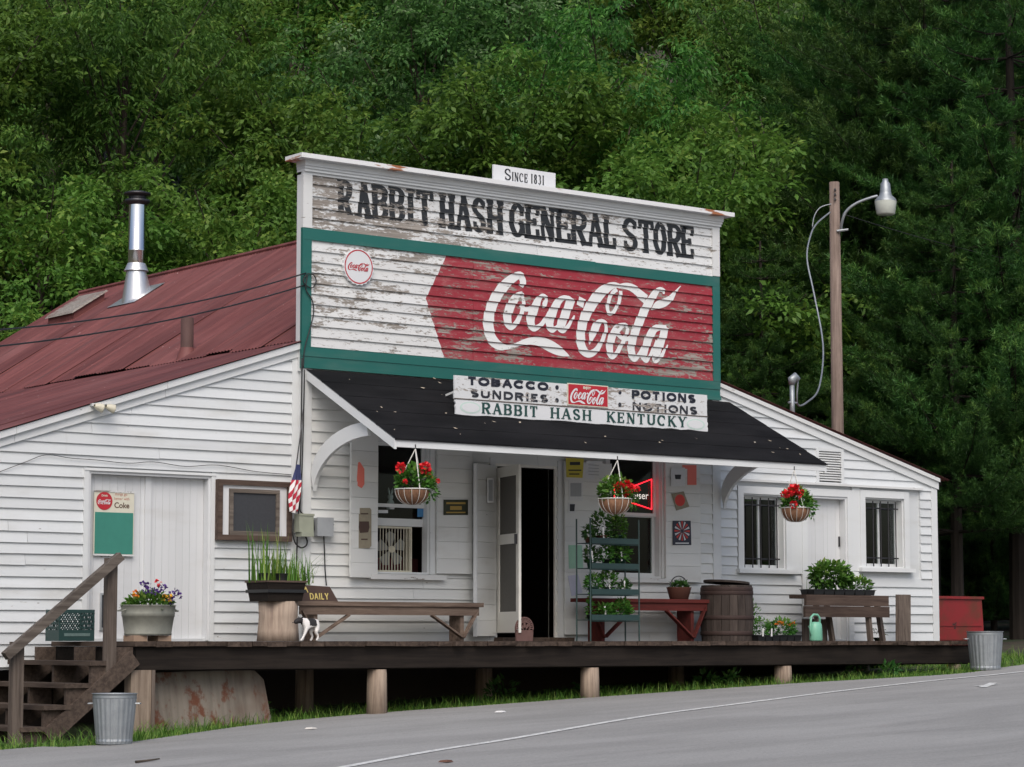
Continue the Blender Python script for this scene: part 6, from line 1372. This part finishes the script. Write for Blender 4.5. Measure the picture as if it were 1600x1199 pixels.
for s in (-1, 1):
    mb = MB(); b = (hd[0]+.012, s*.024, hd[2]+.022); mb.add([(b[0]-.014, b[1], b[2]), (b[0]+.014, b[1]+s*.006, b[2]), (b[0]+.006, b[1]+s*.028, b[2]+.022), (b[0], b[1]-s*.006, b[2]+.004)], [(0, 1, 2), (0, 2, 3), (1, 3, 2), (0, 3, 1)])
    o = mb.build('ear', ear_m, dog); o.location = (0, 0, 0)
    mb = MB().lathe([(.001, -.005), (.005, 0), (.001, .005)], (hd[0]-.026, s*.020, hd[2]+.012), 8); o = mb.build('eye', M['black'], dog, True); o.location = (0, 0, 0)
nz_ = DV[6][0]; o = MB().lathe([(.001, -.007), (.007, 0), (.001, .007)], (nz_[0]-.014, 0, nz_[2]+.004), 8).build('nose', M['black'], dog, True); o.location = (0, 0, 0)
o = MB().lathe([(.031, -.006), (.035, 0), (.031, .006)], (DV[3][0][0]+.004, 0, DV[3][0][2]-.004), 14).build('collar', M['flower_red'], dog, True); o.location = (0, 0, 0)

# ================================================================== GRASS AND WEEDS ALONG THE ROAD EDGE
def grass_strip():
    n = 26000; rs = np.random.RandomState(5); xs = rs.uniform(-10.5, 9.5, n); base = []
    for x in xs:
        ey = edge_y(x); k = rs.rand()**1.1; dpt = (.9 if x < 6 else 2.6); y = ey-.05+k*dpt; base.append((x, y, GZ(x)-.03))
    base = np.array(base); kk = np.interp(xs, [-10, -6, -4, -1, 3, 6, 9], [.062, .062, .058, .055, .05, .045, .07])
    return blades(rs, base, kk*rs.choice([.5, .8, 1, 1, 1.2, 2.4], n), .009, .9)
tag(fol('roadside_grass', [grass_strip()], M['grass']), 'strip of green grass between the road and the porch posts', 'grass', kind='stuff')
def weed_patch(label, px, py, n, r, L, W, dy=.35):
    g = G(px, py); h = thing('weed_clump', (g[0], g[1]+dy, GZ(g[0])-.02), label, 'weed', 'weeds under the porch edge')
    return fol('leaves', [bush(RS, (g[0], g[1]+dy, GZ(g[0])+r*.45), (r*1.3, r*.9, r), n, L, W, low=-.5, up=.4)], M['plant_dark'], h)
for lab, px, py, n, r in (('broad-leaved weed clump halfway between the two middle porch posts', 815, 1095, 80, .17), ('weed clump right of the second log post', 945, 1084, 60, .12), ('low weeds under the porch below the barrel', 1135, 1073, 70, .13), ('weeds under the porch below the marigold tray', 1370, 1056, 60, .13), ('scattered weeds left of the shortest log post', 1420, 1055, 50, .11), ('small weeds left of the third log post', 1175, 1072, 50, .12), ('weed clump at the foot of the rusty sheet', 430, 1125, 50, .13)):
    weed_patch(lab, px, py, n, r, .09, .045)
# pebbles and litter on the road
for i, (px, py, lab) in enumerate(((698, 1192, 'brown dead leaf lying on the road at the bottom'), (783, 1114, 'white scrap on the road nearest the second post'), (487, 1140, 'pale pebble on the road edge near the rusty sheet'))):
    g = G(px, py); s = .045; t = tag(MB().lathe([(.001, 0), (s, .004), (s*.7, .018), (.001, .022)], (g[0], g[1], GZ(g[0])+.002), 7, 1.5, .7, wob=lambda t, z: 1+.25*math.sin(3*t)).build('road_litter', plain('litter_%d' % i, ((.10, .045, .03), (.6, .6, .6), (.5, .48, .45))[i], .9), None), lab, 'litter')
a_, b_ = G(212, 1193), G(249, 1188)
tag(MB().tube([(a_[0], a_[1], GZ(a_[0])+.012), ((a_[0]+b_[0])/2, (a_[1]+b_[1])/2-.03, GZ(a_[0])+.02), (b_[0], b_[1], GZ(b_[0])+.012)], [.012, .009, .006], 6).build('fallen_twig', M['bark'], None), 'thin dead twig lying on the road at lower left', 'twig')

# ================================================================== TREES
def tree_skeleton(rs, H, R, lo, nl, r0):
    mb = MB(); wob = rs.normal(size=(6, 2))*.18
    tp = [(wob[i][0]*(i/5), wob[i][1]*(i/5), H*.78*i/5-.4*(i == 0)) for i in range(6)]; mb.tube(tp, [r0*(1-.8*i/5) for i in range(6)], 8)
    tips = []
    for k in range(nl):
        f = rs.uniform(0, 1); z = lo+(H-lo)*f; rel = (z-(lo+H)/2)/((H-lo)/2); rad = R*math.sqrt(max(.08, 1-abs(rel)**2.2))*rs.uniform(.45, 1.05); a = 2.399*k+rs.normal()*.4
        t = min(1, max(.12, (z-rad*.55)/H)); i = min(4, int(t*.92/.92*5)); b = np.array(tp[i])+(np.array(tp[i+1])-np.array(tp[i]))*(t*5-i if t*5-i < 1 else 1)
        tip = np.array([rad*math.cos(a), rad*math.sin(a), z]); mid = (b+tip)/2+np.array([0, 0, .12*rad])
        mb.tube([tuple(b), tuple(mid), tuple(tip)], [r0*.22*(1-.5*t), r0*.09, .010], 5); tips.append((b, mid, tip))
    return mb, tips
def broadleaf(seed, H, R, lo, nl, ncl, nlf, L, W, mat, droop, r0=.2):
    rs = np.random.RandomState(seed); mb, tips = tree_skeleton(rs, H, R, lo, nl, r0)
    me_t = bpy.data.meshes.new('trunk'); me_t.from_pydata(mb.v, [], mb.f); me_t.materials.append(M['bark'])
    Cs, As, Ts = [], [], []
    for b, mid, tip in tips:
        t = rs.uniform(.35, 1.05, ncl)[:, None]; p = (1-t)**2*b+2*t*(1-t)*mid+t*t*tip; sp = .24+.30*R/4
        out = norm((tip-b)[None, :]*np.array([1, 1, .3])); side = np.array([-out[0, 1], out[0, 0], 0])
        p = p+rs.normal(size=(ncl, 1))*side[None]*sp*1.3+rs.normal(size=(ncl, 3))*np.array([.25, .25, .16])*sp
        p[:, 2] -= .35*sp*np.abs(rs.normal(size=ncl))*(1.2*t[:, 0])
        cd = norm(out+rs.normal(size=(ncl, 3))*.5+np.array([0, 0, -.15])); ct = np.clip(rs.uniform(0, 1, ncl)*.4+rs.uniform(-.12, .25), 0, .7)
        n = nlf; q = np.repeat(p, n, 0); d = norm(rs.normal(size=(ncl*n, 3))*np.array([1, 1, .5])+np.repeat(cd, n, 0)*.6+np.array([0, 0, .25]))
        dd = d*rs.uniform(.03, .34, (ncl*n, 1)); dd[:, 2] -= 1.6*(dd[:, 0]**2+dd[:, 1]**2); Cs.append(q+dd); As.append(norm(d+np.array([0, 0, -droop])+rs.normal(size=d.shape)*.3)); Ts.append(np.clip(np.repeat(ct, n)+rs.uniform(0, .45, ncl*n)+.1*(d[:, 2] > .2), 0, 1))
    C = np.concatenate(Cs); A = np.concatenate(As); T = np.concatenate(Ts); n = len(C)
    V, Fq, t = leaves(rs, C, A, L*rs.uniform(.65, 1.25, n), W*rs.uniform(.65, 1.2, n), T, .2)
    return me_t, npmesh('crown', V, Fq, mat, t)
def pine(seed, H, R, lo, mat):
    rs = np.random.RandomState(seed); mb = MB(); mb.tube([(0, 0, -.5), (.05, 0, H*.5), (0, .05, H)], [.17, .12, .03], 9); C, A, T = [], [], []
    z = lo
    while z < H-.3:
        f = (z-lo)/(H-lo); nb = rs.randint(5, 8); a0 = rs.uniform(0, 6.28)
        for k in range(nb):
            a = a0+2*math.pi*k/nb+rs.normal()*.2; Lb = R*(1-f)**.75*rs.uniform(.7, 1.1)+.35; rise = rs.uniform(-.02, .25); d = np.array([math.cos(a), math.sin(a), 0]); sd = np.array([-d[1], d[0], 0])
            fn = lambda t: np.array([0, 0, z])+d*Lb*t+np.array([0, 0, 1])*Lb*(rise*t-.25*t*(1-t)+.12*t**3)
            mb.tube([tuple(fn(t)) for t in (0, .35, .7, 1)], [.035*(1-f)+.010, .018, .010, .004], 5)
            nt_ = int(10*Lb)+6
            for t in np.linspace(.2, 1., nt_):
                p = fn(t); w_ = .55*Lb*(1-t)*.6+.16
                for s in (-1, 1):
                    tl = w_*rs.uniform(.5, 1.2); tdir = norm(sd*s*rs.uniform(.4, 1)+d*rs.uniform(.4, .9)+np.array([0, 0, rs.uniform(.0, .7)])); nk = max(1, int(tl/.17))
                    for j in range(nk):
                        C.append(p+tdir*tl*(j+1)/nk); A.append(norm(tdir+np.array([0, 0, .25]))); T.append(.12+.6*(j+1)/nk*rs.rand()+.2*(t > .9))
            C.append(fn(1.)); A.append(norm(d+np.array([0, 0, .5]))); T.append(.8)
        z += rs.uniform(.5, .85)*(1-.35*f)
    C = np.array(C); A = np.array(A); T = np.array(T); n = 26; m = len(C)
    D = norm(np.repeat(A, n, 0)*.75+rs.normal(size=(m*n, 3))*.62+np.array([0, 0, .12])); B = np.repeat(C, n, 0)+np.repeat(A, n, 0)*rs.uniform(-.10, .05, (m*n, 1))
    V, Fq, t = leaves(rs, B, D, rs.uniform(.08, .15, m*n), .013, np.clip(np.repeat(T, n)+rs.normal(size=m*n)*.12, 0, 1), .06)
    me_t = bpy.data.meshes.new('trunk'); me_t.from_pydata(mb.v, [], mb.f); me_t.materials.append(M['pine_bark'])
    return me_t, npmesh('crown', V, Fq, mat, t)
K = {'a': broadleaf(21, 11.5, 3.9, 1.6, 44, 27, 44, .145, .076, M['leaf_a'], .6), 'b': broadleaf(22, 13.5, 4.0, 2.0, 46, 27, 44, .165, .054, M['leaf_b'], .9),
     'c': broadleaf(23, 9.0, 3.3, .5, 40, 25, 44, .14, .074, M['leaf_a'], .6, .14), 'd': broadleaf(24, 14.5, 4.4, 2.5, 48, 27, 44, .145, .07, M['leaf_c'], .7),
     'p': pine(31, 14.5, 4.8, 3.6, M['needle']), 'q': pine(32, 11.5, 3.9, 2.6, M['needle'])}
def place(kind, px, depth, label, group=None, s=1., dz=0., sz=None):
    p = CAM + fh*depth + cr*((px-800)/F/math.cos(PHI)*depth); x, y = p[0], p[1]; z = hill(x, y)+dz
    nm = 'pine_tree' if kind in 'pq' else 'broadleaf_tree'
    t = thing(nm, (x, y, z), label, 'pine tree' if kind in 'pq' else 'tree', group); t.rotation_euler.z = rnd.uniform(0, 6.28); t.scale = (s, s, sz or s)
    for n, me in zip(('trunk', 'crown'), K[kind]):
        o = bpy.data.objects.new(n, me); COL.objects.link(o); o.parent = t
    return t
fg = 'front trees of the wood behind the store'
place('c', 40, 45, 'leafy tree above the left edge of the red roof', fg); place('b', 190, 49, 'tall drooping-leaved tree behind the stove flue', fg, .95)
place('c', 345, 46, 'rounded leafy tree between the stove flue and the false front', fg, 1.05); place('a', 500, 50, 'leafy tree above the left corner of the false front', fg)
place('d', 655, 52, 'silvery-leaved tree above the left half of the cornice', fg, .95); place('a', 800, 49, 'leafy tree behind the date sign', fg, 1.05)
place('b', 950, 51, 'tall leafy tree above the right half of the cornice', fg); place('c', 1085, 45.5, 'bright leafy tree at the right corner of the false front', fg, 1.1)
place('a', 1225, 48.5, 'leafy tree whose branches overhang the utility pole top', fg, 1.0); place('a', -110, 47, 'leafy tree mostly outside the left picture edge', fg)
pg = 'pines right of the store'
place('p', 1450, 47, 'large dark pine behind the yard lamp', pg, 1.05); place('q', 1345, 46.5, 'pine directly behind the utility pole', pg, .9)
place('q', 1585, 44, 'pine at the right edge with low sweeping boughs', pg, 1.1); place('p', 1640, 53, 'tall pine rising at the upper right corner', pg, 1.25); place('q', 1190, 43.5, 'small pine just right of the false front', pg, .62)
place('p', 1360, 55, 'tall pine behind the pine at the utility pole', pg, 1.15); place('q', 1490, 42.5, 'young pine above the right end of the wing roof', pg, .72)
bgp = 'trees deep in the wooded hillside'
WH = ['beyond the left picture edge', 'above the roof hatch', 'behind the stove flue', 'above the roof ridge end', 'above the first title word', 'above the second title word', 'right of the date sign', 'above the last title word', 'left of the utility pole', 'behind the pines']
WH2 = ['at the upper left corner', 'upper left of the flue', 'above the ridge', 'over the left cornice', 'over the date sign', 'over the right cornice', 'above the pole top', 'above the pines']
for i, px in enumerate(range(-160, 1800, 200)):
    place('abd'[i % 3], px+rnd.uniform(-40, 40), 58+rnd.uniform(-2, 3), 'middle-row tree on the wooded slope, %s' % WH[i], bgp, rnd.uniform(.95, 1.2))
for i, px in enumerate(range(-100, 1800, 240)):
    place('bda'[i % 3], px+rnd.uniform(-40, 40), 68+rnd.uniform(-2, 3), 'rearmost tree high on the wooded slope, %s' % WH2[i], bgp, rnd.uniform(1.0, 1.25))
for px, d, sc, lab in ((1478, 50, .42, 'low dark conifer in the deep shade just right of the wing corner'), (1545, 49, .45, 'low dark conifer in deep shade above the right trash can'), (1612, 50, .45, 'low dark conifer in deep shade at the right picture edge'), (1515, 55, .6, 'dark conifer standing behind the low shaded conifers')):
    place('q', px, d, lab, 'low conifers in the shade under the pines', sc, dz=-2.6*sc+.2)
